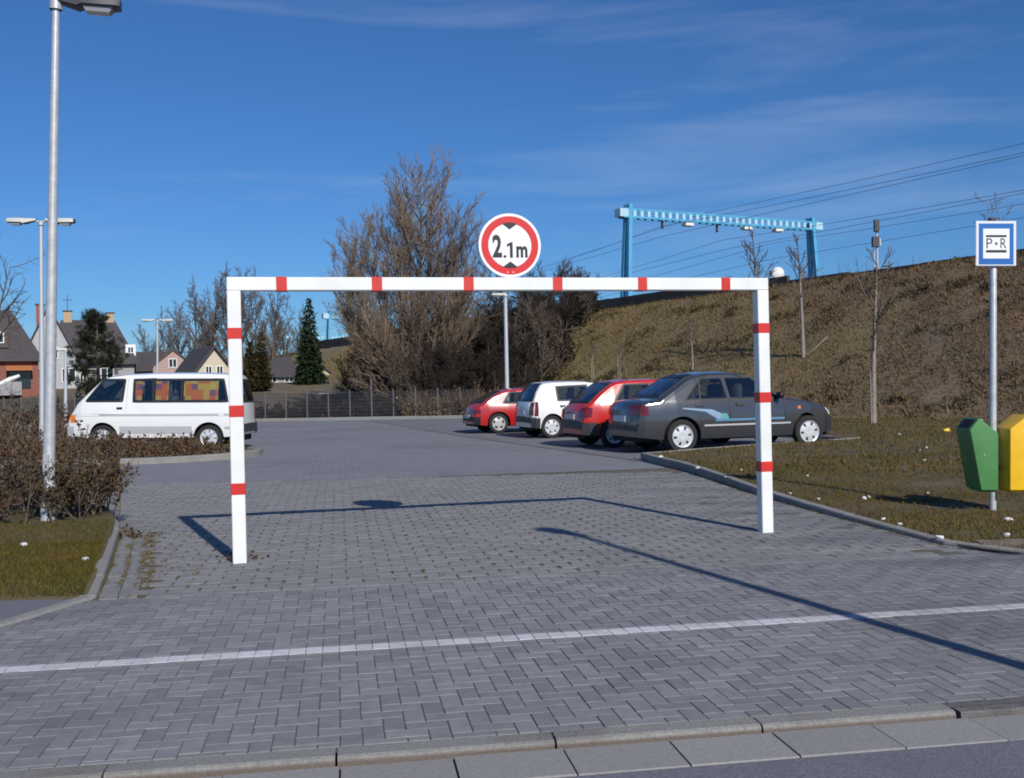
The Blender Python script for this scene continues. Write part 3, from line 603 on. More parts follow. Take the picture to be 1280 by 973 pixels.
letters('letter', 'm', .20*RS, .56*RS, -.38*RS, -.02*RS, -.0142, M['sign_black'], sg, .035)
for x in (-.1, .1): MB().bbox((x*RS-.012, .013, -RS-.10), (x*RS+.012, .052, -.5*RS), .002).build('bracket', M['galv'], sg)
for x in (-.09, .09): MB().lathe([(0, -.016), (.006, -.016), (.006, -.013)], 8, 'y', (x*RS, 0, -.84*RS)).build('bolt', M['sign_edge'], sg)

# ------------------------------------------------------------------ park and ride sign and the two bins
LEAN = math.radians(1.27)
sb = G(1241, 643)
ps = thing('park_and_ride_sign', 'square blue and white park and ride sign on a grey steel post', 'road sign', (sb.x, sb.y, .02), rot=(0, LEAN, 0))
MB().lathe([(.034, -.1), (.034, 2.86), (.030, 2.875), (0, 2.878)], 20).build('post', M['galv'], ps, smooth=40)
sz, hw, hh = 2.65, .200, .222
MB().bbox((-hw, -.062, sz-hh), (hw, -.048, sz+hh), .006).build('plate', M['sign_edge'], ps)
def panel(name, x0, x1, z0, z1, y, m, par): return MB().add([(x0, y, z0), (x1, y, z0), (x1, y, z1), (x0, y, z1)], [(0, 1, 2, 3)]).build(name, m, par)
px = lambda zx: (zx-512)/312.0*hw
pz = lambda zy: sz-(zy-492)/342.0*hh
panel('blue_field', px(245), px(780), pz(810), pz(190), -.0632, M['sign_blue'], ps)
panel('white_field', px(312), px(716), pz(720), pz(268), -.0642, M['sign_white'], ps)
for a, b in ((365, 397), (592, 630)): panel('bar', px(356), px(670), pz(b), pz(a), -.0652, M['sign_black'], ps)
letters('letter', 'P', px(362), px(452), pz(565), pz(415), -.0652, M['sign_black'], ps, -.004)
letters('letter', 'R', px(578), px(668), pz(565), pz(415), -.0652, M['sign_black'], ps, -.004)
letters('plus_mark', '+', px(487), px(537), pz(520), pz(470), -.0652, M['sign_black'], ps, .05)
for z in (sz-.12, sz+.12): MB().bbox((-.05, -.047, z-.015), (.05, .04, z+.015), .004).build('clamp', M['galv'], ps)
MB().bbox((-.05, -.055, sz+hh+.004), (.012, .01, sz+hh+.035), .006).build('bracket', M['dark_steel'], ps)
def bin_(name, label, prof, m, mirror, pole):
    b = thing(name, label, 'litter bin', (sb.x, sb.y, .02), rot=(0, LEAN, 0), group='litter bins on the sign post')
    y0, y1 = -.20, .135; f = -1 if mirror else 1; P = [(f*x, z) for x, z in prof]; n = len(P)      # profile: back bottom, back shoulder, apex, front shoulder, front bottom
    bm = bmesh.new(); A = [bm.verts.new((x, y0, z)) for x, z in P]; B = [bm.verts.new((x, y1, z)) for x, z in P]; bm.faces.new(A); bm.faces.new(list(reversed(B)))
    for i in range(n): bm.faces.new((A[i], B[i], B[(i+1) % n], A[(i+1) % n]))
    bmesh.ops.recalc_face_normals(bm, faces=bm.faces); bmesh.ops.bevel(bm, geom=bm.edges[:], offset=.013, segments=3, affect='EDGES', profile=.6)
    bm.verts.index_update(); MB().add([v.co[:] for v in bm.verts], [[v.index for v in q.verts] for q in bm.faces]).build('body', m, b, smooth=35); bm.free()
    (ax, az), (fx, fz) = P[2], P[3]; nx, nz = (fz-az), -(fx-ax); l = math.hypot(nx, nz); nx, nz = nx/l*(1 if nz*1 > 0 else 1), nz/l
    if nz < 0: nx, nz = -nx, -nz
    e = .004; q = [(lerp(ax, fx, t)+nx*e, yy, lerp(az, fz, t)+nz*e) for t, yy in ((.18, y0+.04), (.18, y1-.04), (.9, y1-.04), (.9, y0+.04))]
    MB().add(q, [(0, 1, 2, 3)]).build('opening', M['bin_dark'], b)
    for (sx, szz) in ((lerp(P[2][0], P[0][0], .12), P[2][1]-.022), (lerp(P[3][0], P[1][0], .5), .58)):
        MB().lathe([(0, y0-.006), (.007, y0-.006), (.009, y0-.001)], 10, 'y', (sx, 0, szz)).build('screw', M['galv'], b, smooth=True)
    MB().bbox((f*-.040, -.06, .42), (f*.0, .06, .47), .004).build('clamp', M['dark_steel'], b)
    MB().bbox((min(P[4][0], P[0][0])+.02, y0+.03, P[0][1]-.02), (max(P[4][0], P[0][0])-.02, y1-.03, P[0][1]+.002), .004).build('base_flap', m, b)
    return b
bin_('litter_bin', 'green metal litter bin hanging left of the sign post', [(-.036, .235), (-.036, .79), (-.222, .94), (-.316, .825), (-.205, .235)], M['bin_green'], False, 0)
bin_('litter_bin', 'yellow metal litter bin hanging right of the sign post', [(-.075, .235), (-.075, .83), (-.262, .975), (-.355, .845), (-.245, .235)], M['bin_yellow'], True, 0)

# ------------------------------------------------------------------ street lamps
def lamp(name, label, x, y, h, heads, lean=0.0, r0=.055, r1=.034, start=.0, L=.60, group=None, z0=0.0, leany=0.0, pole_m='galv', shaded_side=False):
    t = thing(name, label, 'street lamp', (x, y, z0), rot=(leany, lean, 0), group=group)
    MB().lathe([(r0*1.25, -.15), (r0*1.25, .45), (r0*1.05, .5), (r0, .9), (r1, h-.12), (r1, h-.05)], 20).build('pole', M[pole_m], t, smooth=40)
    MB().bbox((-.03, -r0*1.27-.004, .55), (.03, -r0*.9, .75), .004).build('service_door', M[pole_m], t)
    MB().lathe([(r1*1.7, h-.10), (r1*1.7, h-.02), (r1*1.2, h-.005), (0, h)], 16).build('collar', M[pole_m], t, smooth=40)
    for a in heads:
        ca, sa = math.cos(a), math.sin(a); R2 = lambda p: (p[0]*ca-p[1]*sa, p[0]*sa+p[1]*ca, p[2]+h)
        mb = MB(); w = .11; s0 = start-.05
        secs = [(s0, .05, -.01, .045), (s0+.10, .07, -.035, .05), (s0+.26, .10, -.075, .05), (s0+.30, w, -.055, .055), (s0+L-.06, w, -.05, .055), (s0+L, w*.75, -.045, .045)]
        vs = []
        for (xx, ww, zb, zt) in secs: vs += [R2(p) for p in ((xx, -ww, zb+.012), (xx, -ww*.8, zb), (xx, ww*.8, zb), (xx, ww, zb+.012), (xx, ww, zt-.02), (xx, ww*.6, zt), (xx, -ww*.6, zt), (xx, -ww, zt-.02))]
        fs, ms = [], []
        for i in range(len(secs)-1):
            for k_ in range(8): fs.append((i*8+k_, i*8+(k_+1) % 8, i*8+8+(k_+1) % 8, i*8+8+k_)); ms.append(1 if k_ < 3 or (shaded_side and k_ in (3, 7)) else 0)  # near lamp's sides take the dark underside colour: shade painted in
        fs += [tuple(reversed(range(8))), tuple(range(len(vs)-8, len(vs)))]; ms += [1, 1]
        o = mb.add(vs, fs); mb.m = ms; hd = mb.build('lamp_head', [M['lamp_top'], M['lamp_under']], t, smooth=35, fix=True)
        c = MB(); vs = []
        for (xx, ww, zb) in ((s0+.31, w*.75, -.058), (s0+.34, w*.72, -.10), (s0+L-.10, w*.7, -.10), (s0+L-.07, w*.72, -.056)): vs += [R2((xx, -ww, -.05)), R2((xx, -ww*.8, zb)), R2((xx, ww*.8, zb)), R2((xx, ww, -.05))]
        c.add(vs, [(i*4+k_, i*4+k_+1, i*4+5+k_, i*4+4+k_) for i in range(3) for k_ in range(3)]+[(0, 1, 2, 3), (12, 13, 14, 15)]).build('lamp_bowl', M['lamp_glass'], hd, fix=True)
        if start > .12: MB().tube([R2((0, 0, -.03)), R2((start+.03, 0, .01))], .024, 8).build('arm', M[pole_m], t, smooth=40)
    return t
GP = 'street lamps of the car park'
lb = G(60, 668)
lamp('street_lamp', 'tall galvanised street lamp standing in the bush at the left', lb.x, lb.y, 5.27, [math.radians(12)], math.radians(2.24), .057, .036, .0, .66, GP, .05, shaded_side=True)
b = at(53, 573, 23.0); lamp('street_lamp', 'twin-headed street lamp seen just left of the tall lamp pole', b.x, b.y, 5.25, [math.radians(4), math.radians(184)], math.radians(1.0), .06, .04, .15, .62, GP, pole_m='galv_far')
b = at(197, 525, 55.0); lamp('street_lamp', 'distant twin-headed street lamp rising behind the white van', b.x, b.y, 5.25, [math.radians(4), math.radians(184)], math.radians(1.2), .07, .05, .18, .70, GP, pole_m='galv_far')
b = at(634.5, 522, 43.5); lamp('street_lamp', 'single-headed street lamp behind the far red hatchback', b.x, b.y, 5.2, [math.radians(176)], math.radians(.2), .09, .075, .0, .62, GP, pole_m='galv_far')
lamp('street_lamp', 'street lamp beside the road whose long shadow crosses the paving', 3.40, 2.34, 5.22, [math.radians(125)], math.radians(5.3), .06, .04, .0, .55, GP)
b = at(81.5, 512, 41); lamp('street_lamp', 'small pale street lamp in front of the white gabled house', b.x, b.y, 3.2, [math.radians(190)], math.radians(1.2), .07, .05, .0, .5, GP, pole_m='galv_far')

# ------------------------------------------------------------------ cars
def rpoly(p, n):                                          # resample the outline of a polygon
    P = [Vector(q) for q in p]; out = []; tot = sum((P[i]-P[i-1]).length for i in range(len(P)))
    for i in range(len(P)):
        a, b = P[i], P[(i+1) % len(P)]; m = max(1, int(round(n*(b-a).length/tot)))
        out += [a.lerp(b, k/m) for k in range(m)]
    return out
class Car:
    def __init__(s, name, label, cat, loc, heading, prof, wid, belt, k, wb, r_wheel, r_arch, sill, body, scale=1.0, wscale=1.0, crown=.035, roll=0.0, group=None, rc=.085, round_r=.10, round_f=.20, side_holes=(), rear_hole=None, front_hole=None):
        s.root = thing(name, label, cat, loc, rot=(0, roll, heading), group=group); s.S = scale; s.ws = wscale
        s.prof, s.wid, s.belt, s.k, s.wb, s.ra, s.sill, s.crown, s.rc = prof, wid, belt, k, wb, r_arch, sill, crown, rc
        s.holes = (side_holes, rear_hole, front_hole); s.x0, s.x1 = prof[0][0], prof[-1][0]; s.rr, s.rf = round_r, round_f; s.rw = r_wheel
        s.build(body)
    def zt(s, x): return interp(s.prof, x)
    def w(s, x): return interp(s.wid, x)
    def zb(s, x):
        z = s.sill
        e = max(0, (x-(s.x1-.5))/.5, ((s.x0+.5)-x)/.5); z += .05*min(1, e)
        for xa in (0, s.wb):
            d = abs(x-xa)
            if d < s.ra: z = max(z, s.rw*.98+math.sqrt(s.ra**2-d*d))
        return min(z, s.zt(x)-.06)
    def ys(s, x, z):
        w = s.w(x); m = s.belt*.62; low = 1-.15*abs((z-m)/m)**2.0 if z < m else 1-.055*((z-m)/(s.belt-m))**2 if z < s.belt else .945
        return w*low - max(0, z-s.belt)*s.k
    def warp(s, x, y, z):
        q = (y/.8)**2; xm = s.x0+.55; xn = s.x1-.9
        if x < xm: x += s.rr*q*min(1, (xm-x)/.5)
        if x > xn: x -= s.rf*q*min(1, (x-xn)/.85)
        return (x*s.S, y*s.S*s.ws, z*s.S)
    def ring(s, x):
        Z, zb = s.zt(x), s.zb(x); rc = min(s.rc, .3*(Z-zb)); zs = max(zb+.01, Z-s.crown*min(1, Z)-rc); R = []
        zmid = [lerp(zb, zs, t/20) for t in range(21)]
        for z in zmid: R.append((s.ys(x, z), z))
        yt = s.ys(x, zs)-rc*(.85); c = s.crown*min(1, Z)
        for a in (22, 45, 68): R.append((yt+rc*.85*math.cos(math.radians(a)), zs+rc*math.sin(math.radians(a))))
        for t in (1, .9, .8, .7, .6, .5, .4, .3, .2, .1, 0): R.append((yt*t, zs+rc+c*(1-t*t)))
        return R
    def build(s, body):
        xs = set(np.round(np.linspace(s.x0, s.x1, 140), 4)) | {round(p[0], 4) for p in s.prof}
        for xa in (0, s.wb):
            for t in np.linspace(-1, 1, 15): xs.add(round(xa+s.ra*t, 4))
            xs.add(round(xa-s.ra-.004, 4)); xs.add(round(xa+s.ra+.004, 4))
        for a, b in zip(s.prof[:-1], s.prof[1:]):
            if abs(b[1]-a[1]) > .05:
                for t in (.25, .5, .75): xs.add(round(lerp(a[0], b[0], t), 4))
        xs = sorted(x for x in xs if s.x0 <= x <= s.x1); V, F = [], []; n = None; V0 = []
        def inp(P, x, y):
            c = False
            for i in range(len(P)):
                (ax, ay), (bx, by) = P[i-1], P[i]
                if (ay > y) != (by > y) and x < (bx-ax)*(y-ay)/(by-ay)+ax: c = not c
            return c
        sh, rh, fh = s.holes; xm = (s.x0+s.x1)/2
        def hole(f):
            x, y, z = [sum(V0[i][k] for i in f)/4 for k in range(3)]; yt = s.ys(x, z)
            if z > s.belt*.9 and abs(abs(y)-yt) < .03 and any(inp(P, x, z) for P in sh): return True
            zc = z-s.crown*min(1, z)*(1-(abs(y)/max(.3, yt))**2)
            return bool((rh and x < xm and abs(s.inv(z, True)-x) < .09 and abs(y) < yt-.04 and inp(rh, y, z)) or (fh and x > xm and abs(s.inv(z, False)-x) < .09 and abs(y) < yt-.04 and inp(fh, y, z)))
        for x in xs:
            R = s.ring(x); full = [(-y, z) for y, z in R]+[(y, z) for y, z in reversed(R[:-1])]; n = len(full); V += [s.warp(x, y, z) for y, z in full]; V0 += [(x, y, z) for y, z in full]
        for i in range(len(xs)-1):
            for j in range(n-1):
                f = (i*n+j, i*n+j+1, (i+1)*n+j+1, (i+1)*n+j)
                if not hole(f): F.append(f)
        mb = MB(); mb.add(V, F); mb.add(V[:n], [tuple(range(n))]); mb.add(V[-n:], [tuple(reversed(range(n)))])
        s.body = mb.build('body', body, s.root, smooth=50, fix=True); s.V, s.F, s.n, s.xs = V, F, n, xs
        me = s.body.data; nr = np.zeros(len(me.vertices)*3); me.vertices.foreach_get('normal', nr); s.N = nr.reshape(-1, 3)
        ub = MB(); w = min(s.w(0), s.w(s.wb))*s.S*s.ws
        ub.box(((s.x0+.12)*s.S, -w+.24, .2*s.S), ((s.x1-.2)*s.S, w-.24, s.belt*.8*s.S)); ub.box(((s.ra+.01)*s.S, -w+.09, s.sill*.9*s.S), ((s.wb-s.ra-.01)*s.S, w-.09, s.belt*.6*s.S)); ub.build('underbody', M['under'], s.root)
    def shell(s, name, pred, m, off=.014):                # pieces that lie on the body: bumpers, sill covers
        keep = []
        for f in s.F:
            c = [sum(s.V[i][k] for i in f)/4/s.S for k in range(3)]
            if pred(*c): keep.append(f)
        if not keep: return
        idx = sorted({i for f in keep for i in f}); mp = {i: k for k, i in enumerate(idx)}; n = len(idx); cnt = {}
        for f in keep:
            for a, b in zip(f, f[1:]+f[:1]): cnt[frozenset((a, b))] = cnt.get(frozenset((a, b)), 0)+1
        up = [tuple(np.array(s.V[i])+s.N[i]*off) for i in idx]; dn = [tuple(np.array(s.V[i])-s.N[i]*.01) for i in idx]
        fs = [tuple(mp[i] for i in f) for f in keep]
        for f in keep:
            for a, b in zip(f, f[1:]+f[:1]):
                if cnt[frozenset((a, b))] == 1: fs.append((mp[a], mp[a]+n, mp[b]+n, mp[b]))
        return MB().add(up+dn, fs).build(name, m, s.root, smooth=50, fix=True)
    def _patch(s, name, pts, fn, m, parent, n=28):
        P = rpoly(pts, n); c = sum(P, Vector((0, 0)))/len(P); N_ = len(P); vs, fs = [], []
        for r in (1, .6, .25): vs += [fn(*(c+(p-c)*r), 1) for p in P]
        vs.append(fn(c.x, c.y, 1)); vs += [fn(p.x, p.y, 0) for p in P]
        for i in range(N_):
            j = (i+1) % N_
            for l in (0, 1): fs.append((l*N_+i, l*N_+j, (l+1)*N_+j, (l+1)*N_+i))
            fs.append((2*N_+i, 2*N_+j, 3*N_)); fs.append((i, j, 3*N_+1+j, 3*N_+1+i))
        return MB().add(vs, fs).build(name, m, parent or s.root, smooth=40, fix=True)
    def side(s, name, pts, m, off=.005, sd=-1, parent=None, n=28):      # polygon (x, z) laid on the side
        return s._patch(name, pts, lambda x, z, t: s.warp(x, sd*(s.ys(x, z)+(off if t else -.01)), z), m, parent, n)
    def ring_patch(s, name, pts, fn, m, wi=.03, wo=.022, n=60):      # window seal: a band round a window opening
        P = rpoly(pts, n); N_ = len(P); c = sum(P, Vector((0, 0)))/N_; vs = []
        def off(i, d):
            a = (P[(i+1) % N_]-P[i-1]); nn = Vector((a.y, -a.x)).normalized(); nn = nn if nn.dot(P[i]-c) > 0 else -nn; return P[i]+nn*d
        for d, t in ((wo, 0), (wo, 1), (-wi, 1), (-wi, 0)): vs += [fn(*off(i, d), t) for i in range(N_)]
        fs = [(l*N_+i, l*N_+(i+1) % N_, (l+1)*N_+(i+1) % N_, (l+1)*N_+i) for l in range(3) for i in range(N_)]
        return MB().add(vs, fs).build(name, m, s.root, smooth=40, fix=True)
    def seal(s, pts, m, off=.004, wi=.03, wo=.022):
        for sd in (-1, 1): s.ring_patch('window_seal', pts, lambda x, z, t, sd=sd: s.warp(x, sd*(s.ys(x, z)+(off if t else -.015)), z), m, wi, wo)
    def seats(s, xf, xr, zs=.55, h=.62, m='seat', rows=True):
        k = s.S
        for y in (-.36, .36):
            b_ = MB().bbox(((xf-.05)*k, (y-.23)*k, zs*k), ((xf+.08)*k, (y+.23)*k, (zs+h)*k), .05); b_.build('seat_back', M[m], s.root, smooth=50)
            MB().bbox(((xf-.03)*k, (y-.13)*k, (zs+h+.02)*k), ((xf+.05)*k, (y+.13)*k, (zs+h+.19)*k), .04).build('headrest', M[m], s.root, smooth=50)
        if rows:
            MB().bbox(((xr-.06)*k, -.60*k, zs*k), ((xr+.08)*k, .60*k, (zs+h*.9)*k), .05).build('rear_bench', M[m], s.root, smooth=50)
            for y in (-.34, .34): MB().bbox(((xr-.03)*k, (y-.12)*k, (zs+h*.92)*k), ((xr+.05)*k, (y+.12)*k, (zs+h*.92+.13)*k), .04).build('headrest', M[m], s.root, smooth=50)
        MB().bbox(((s.wb-.75)*k, -.66*k, .5*k), ((s.wb-.45)*k, .66*k, s.belt*.98*k), .05).build('dashboard', M['rubber'], s.root, smooth=50)
    def both(s, *a, **k): s.side(*a, sd=-1, **k); s.side(*a, sd=1, **k)
    def inv(s, z, rear):
        P = s.prof; top = max(range(len(P)), key=lambda i: P[i][1]); Q = P[:top+1] if rear else P[top:][::-1]
        zz = [q[1] for q in Q]; return float(np.interp(z, zz, [q[0] for q in Q]))
    def endpt(s, y, z, rear, o):
        z2 = z+s.crown*min(1, z)*(y/.75)**2; x = s.inv(z2, rear); e = .03; dx = (s.inv(z2+e, rear)-s.inv(z2-e, rear)); l = math.hypot(dx, 2*e)
        nx, nz = (-2*e/l, dx/l) if rear else (2*e/l, -dx/l); return s.warp(x+nx*o, y, z+nz*o)
    def end(s, name, pts, m, rear=True, off=.006, parent=None, n=28):   # polygon (y, z) laid on the front or rear
        def fn(y, z, t):
            z2 = z+s.crown*min(1, z)*(y/.75)**2; x = s.inv(z2, rear); e = .03; dx = (s.inv(z2+e, rear)-s.inv(z2-e, rear)); l = math.hypot(dx, 2*e); o = off if t else -.012
            nx, nz = (-2*e/l, dx/l) if rear else (2*e/l, -dx/l); return s.warp(x+nx*o, y, z+nz*o)
        return s._patch(name, pts, fn, m, parent, n)
    def wheels(s, hub='cap', track=None, tw=.175):
        tr = track or (s.w(0)-.015)
        for xa in (0, s.wb):
            for sd in (-1, 1):
                r = s.rw; yo = sd*tr; f = sd
                t = MB().lathe([(r*.66, yo-f*tw), (r*.9, yo-f*tw), (r, yo-f*tw*.85), (r, yo-f*.03), (r*.95, yo-f*.006), (r*.8, yo), (r*.66, yo-f*.012)], 36, 'y', (xa, 0, r)); t.v = [(x*s.S, y*s.S*s.ws, z*s.S) for x, y, z in t.v]
                wh = t.build('wheel', M['tyre'], s.root, smooth=40, fix=True)
                R = r*.68; prof = [(R, yo-f*.004), (R*.93, yo-f*.012), (R*.86, yo-f*.022), (R*.55, yo-f*.012), (R*.30, yo-f*.004), (R*.12, yo-f*.010), (0, yo-f*.010)]
                if hub == 'cap': mf = lambda i, k_: 1 if (i == 2 and k_ % 7 in (0, 1)) else 0
                elif hub == 'alloy': mf = lambda i, k_: 1 if (i in (2,) and k_ % 8 in (0, 1, 2, 3)) else 0
                else: mf = lambda i, k_: 1 if (i == 2 and k_ % 5 == 0) else 0
                nn = {'cap': 42, 'alloy': 40}.get(hub, 40)
                h_ = MB().lathe(prof, nn, 'y', (xa, 0, r), mf=mf); h_.v = [(x*s.S, y*s.S*s.ws, z*s.S) for x, y, z in h_.v]
                h_.build('rim' if hub == 'alloy' else 'hubcap', [M['alloy' if hub == 'alloy' else 'hub'], M['hub_dark']], wh, smooth=40, fix=True)
                bk = MB().lathe([(r*.7, yo-f*.03), (0, yo-f*.03)], 24, 'y', (xa, 0, r)); bk.v = [(x*s.S, y*s.S*s.ws, z*s.S) for x, y, z in bk.v]; bk.build('brake_disc', M['hub_dark'], wh)
    def arches(s):
        for xa in (0, s.wb):
            for sd in (-1, 1):
                vs, fs = [], []; w_in = s.w(xa)-.23
                for i, t in enumerate(np.linspace(-.02, 1.02, 17)):
                    a = PI*t; x, z = xa+s.ra*.985*math.cos(a), s.rw*.98+s.ra*.985*math.sin(a); yo = s.ys(x, max(z, .3))-.012
                    vs += [s.warp(x, sd*yo, z), s.warp(x, sd*w_in, z)]
                fs = [(2*i, 2*i+1, 2*i+3, 2*i+2) for i in range(16)]; MB().add(vs, fs).build('wheel_well', M['under'], s.root)
    def handle(s, x, z, L=.17, m='rubber'):
        s.both('door_handle', [(x-L/2, z-.022), (x+L/2, z-.022), (x+L/2, z+.022), (x-L/2, z+.022)], M[m], off=.022, n=12)
    def mirror(s, x, z, m):
        for sd in (-1, 1):
            y = s.ys(x, z); mb = MB().bbox((x*s.S-.05, sd*(y+.02)*s.S, z*s.S-.06), (x*s.S+.06, sd*(y+.19)*s.S, z*s.S+.07), .03); mb.build('mirror', m, s.root, smooth=60)
            MB().bbox((x*s.S-.02, sd*(y-.03)*s.S, z*s.S-.05), (x*s.S+.03, sd*(y+.03)*s.S, z*s.S-.01), .005).build('mirror_arm', M['rubber'], s.root)
def place(u, v, H, track, Y=None):
    p = G(u, v) if Y is None else at(u, v, Y); l = Vector((-math.sin(H), math.cos(H))); return (p.x+l.x*track, p.y+l.y*track, 0.006)
HD = math.radians(17)
def seam(c, pts, m=None, off=.0012): c.both('door_seam', pts, m or M['rubber'], off=off)
def strip(c, name, x0, x1, z0, z1, m, off=.008, n=60): c.both(name, [(x0, z0), (x1, z0), (x1, z1), (x0, z1)], m, off=off, n=n)

# grey saloon
S = 1.12; WT = 1.275
SP = [(.05, .905), (1.97, .905), (1.40, WT+.018), (.43, WT+.012)]; RP = [(-.56, .985), (.56, .985), (.46, 1.33), (-.46, 1.33)]; FP = [(-.62, 1.0), (.62, 1.0), (.50, 1.34), (-.50, 1.34)]
c = Car('parked_car', 'dark grey four-door saloon with a pale blue side stripe parked nearest the lawn', 'car', place(852, 566.5, HD, .72*S), HD,
        [(-.86, .40), (-.85, .60), (-.82, .80), (-.76, .90), (-.66, .935), (-.40, .955), (-.05, 1.165), (.20, 1.315), (.38, 1.372), (.62, 1.40), (1.0, 1.405), (1.22, 1.375), (1.36, 1.33), (1.95, .965), (2.05, .935), (2.35, .90), (2.75, .83), (3.02, .74), (3.12, .66), (3.17, .52), (3.18, .36)],
        [(-.86, .68), (-.75, .745), (-.4, .798), (-.1, .825), (.3, .838), (2.0, .836), (2.6, .815), (3.0, .76), (3.18, .66)], .885, .40, 2.5, .288, .345, .235, M['p_grey'], S, .97, group='cars parked nose-in along the embankment', side_holes=[SP], rear_hole=RP, front_hole=FP)
c.shell('bumper', lambda x, y, z: x < -.36 and z < .50, M['bump_grey']); c.shell('bumper', lambda x, y, z: (x > 2.88 and z < .54) or (x > 3.08 and z < .64), M['bump_grey'])
[c.shell('sill_cover', lambda x, y, z, q=q: .30 < x < 2.20 and z < .445 and y*q > 0, M['bump_grey'], .006) for q in (-1, 1)]
c.seal(SP, M['rubber']); c.both('pillar_cover', [(.875, .90), (.945, .90), (.90, WT+.02), (.82, WT+.02)], M['p_grey'], off=.008); c.both('window_divider', [(.34, .91), (.365, .91), (.41, 1.26), (.385, 1.26)], M['rubber'], off=.009, n=16); c.seats(1.22, .30)
for q, rr in ((RP, True), (FP, False)): c.ring_patch('window_seal', q, lambda y, z, t, rr=rr: c.endpt(y, z, rr, .006 if t else -.015), M['rubber'])
c.both('side_window', [(.08, .915), (.86, .915), (.80, WT+.01), (.43, WT)], M['glass'], off=.007); c.both('side_window', [(.96, .915), (1.93, .915), (1.40, WT), (.90, WT+.01)], M['glass'], off=.007)
seam(c, [(.90, .44), (.925, .44), (.925, .88), (.90, .88)]); seam(c, [(1.99, .40), (2.01, .40), (2.01, .88), (1.99, .88)]); seam(c, [(.33, .60), (.345, .60), (.10, .88), (.085, .88)])
strip(c, 'side_trim', .40, 2.10, .445, .475, M['bump_white'], .012)
strip(c, 'blue_stripe', .62, 1.98, .525, .565, M['decal_blue'], .004); c.both('blue_stripe', [(.34, .74), (.50, .68), (.66, .565), (.86, .565), (.74, .66), (.56, .735), (.02, .775), (.0, .758)], M['decal_light'], off=.0035); c.both('teal_mark', [(.72, .57), (.88, .57), (.84, .66), (.74, .66)], M['decal_teal'], off=.0055)  # pale stripe's thin rear tail also paints in a highlight on the flank
c.handle(.34, .815); c.handle(1.12, .815); c.mirror(1.86, .95, M['rubber'])
c.end('rear_window', [(-.56, .985), (.56, .985), (.46, 1.33), (-.46, 1.33)], M['glass']); c.end('windscreen', [(-.62, 1.0), (.62, 1.0), (.50, 1.34), (-.50, 1.34)], M['glass'], False)
for sd in (-1, 1):
    c.end('tail_light', [(sd*.34, .66), (sd*.74, .66), (sd*.73, .83), (sd*.36, .83)], M['lamp_red'], off=.008); c.side('tail_light', [(-.80, .66), (-.66, .66), (-.68, .83), (-.78, .83)], M['lamp_red'], off=.006, sd=sd)
    c.end('headlight', [(sd*.36, .585), (sd*.68, .585), (sd*.66, .70), (sd*.36, .70)], M['lamp_clear'], False, .008); c.side('turn_signal', [(2.26, .70), (2.34, .70), (2.34, .75), (2.26, .75)], M['lamp_orange'], off=.006, sd=sd)
c.end('number_plate', [(-.26, .55), (.26, .55), (.26, .65), (-.26, .65)], M['plate'], off=.010); c.end('grille', [(-.32, .59), (.32, .59), (.32, .69), (-.32, .69)], M['rubber'], False)
c.arches(); c.wheels('cap')

# red estate-like hatchback next to it
SP = [(.02, .94), (2.04, .94), (1.455, 1.305), (.28, 1.305)]; RP = [(-.56, .95), (.56, .95), (.48, 1.33), (-.48, 1.33)]; FP = [(-.62, 1.0), (.62, 1.0), (.5, 1.35), (-.5, 1.35)]
c = Car('parked_car', 'bright red hatchback with grey bumper parked between the grey saloon and the white hatchback', 'car', place(767, 560, HD, .72), HD,
        [(-.72, .40), (-.71, .58), (-.68, .80), (-.60, .90), (-.30, 1.13), (.00, 1.33), (.12, 1.385), (.35, 1.415), (1.0, 1.425), (1.3, 1.39), (1.45, 1.34), (2.05, .97), (2.2, .93), (2.9, .80), (3.06, .68), (3.14, .5), (3.15, .36)],
        [(-.72, .64), (-.6, .705), (-.3, .765), (.05, .808), (.30, .828), (.6, .836), (2.0, .836), (2.7, .80), (3.15, .66)], .90, .36, 2.47, .29, .345, .235, M['p_red'], 1.03, 1.0, group='cars parked nose-in along the embankment', side_holes=[SP], rear_hole=RP, front_hole=FP)
c.shell('bumper', lambda x, y, z: (x < -.34 and z < .53) or (x < -.66 and z < .58), M['bump_grey'], .02); c.shell('bumper', lambda x, y, z: (x > 2.85 and z < .5) or (x > 3.03 and z < .60), M['bump_grey']); [c.shell('sill_cover', lambda x, y, z, q=q: .36 < x < 2.12 and z < .42 and y*q > 0, M['bump_grey'], .008) for q in (-1, 1)]
c.seal(SP, M['rubber']); c.seats(1.2, .25)
for q, rr in ((RP, True), (FP, False)): c.ring_patch('window_seal', q, lambda y, z, t, rr=rr: c.endpt(y, z, rr, .006 if t else -.015), M['rubber'])
c.both('side_window', [(.06, .95), (.86, .95), (.84, 1.295), (.29, 1.295)], M['glass'], off=.007); c.both('side_window', [(.98, .95), (2.0, .95), (1.45, 1.295), (.96, 1.295)], M['glass'], off=.007); c.both('pillar_cover', [(.86, .935), (.98, .935), (.96, 1.31), (.84, 1.31)], M['p_red'], off=.008)
seam(c, [(.91, .44), (.93, .44), (.93, .91), (.91, .91)]); seam(c, [(1.99, .42), (2.01, .42), (2.01, .90), (1.99, .90)])
strip(c, 'side_trim', .38, 2.10, .50, .55, M['bump_grey'], .012); c.handle(1.06, .84); c.mirror(1.9, .98, M['rubber'])
c.end('rear_window', [(-.56, .95), (.56, .95), (.48, 1.33), (-.48, 1.33)], M['glass']); c.end('windscreen', [(-.62, 1.0), (.62, 1.0), (.5, 1.35), (-.5, 1.35)], M['glass'], False)
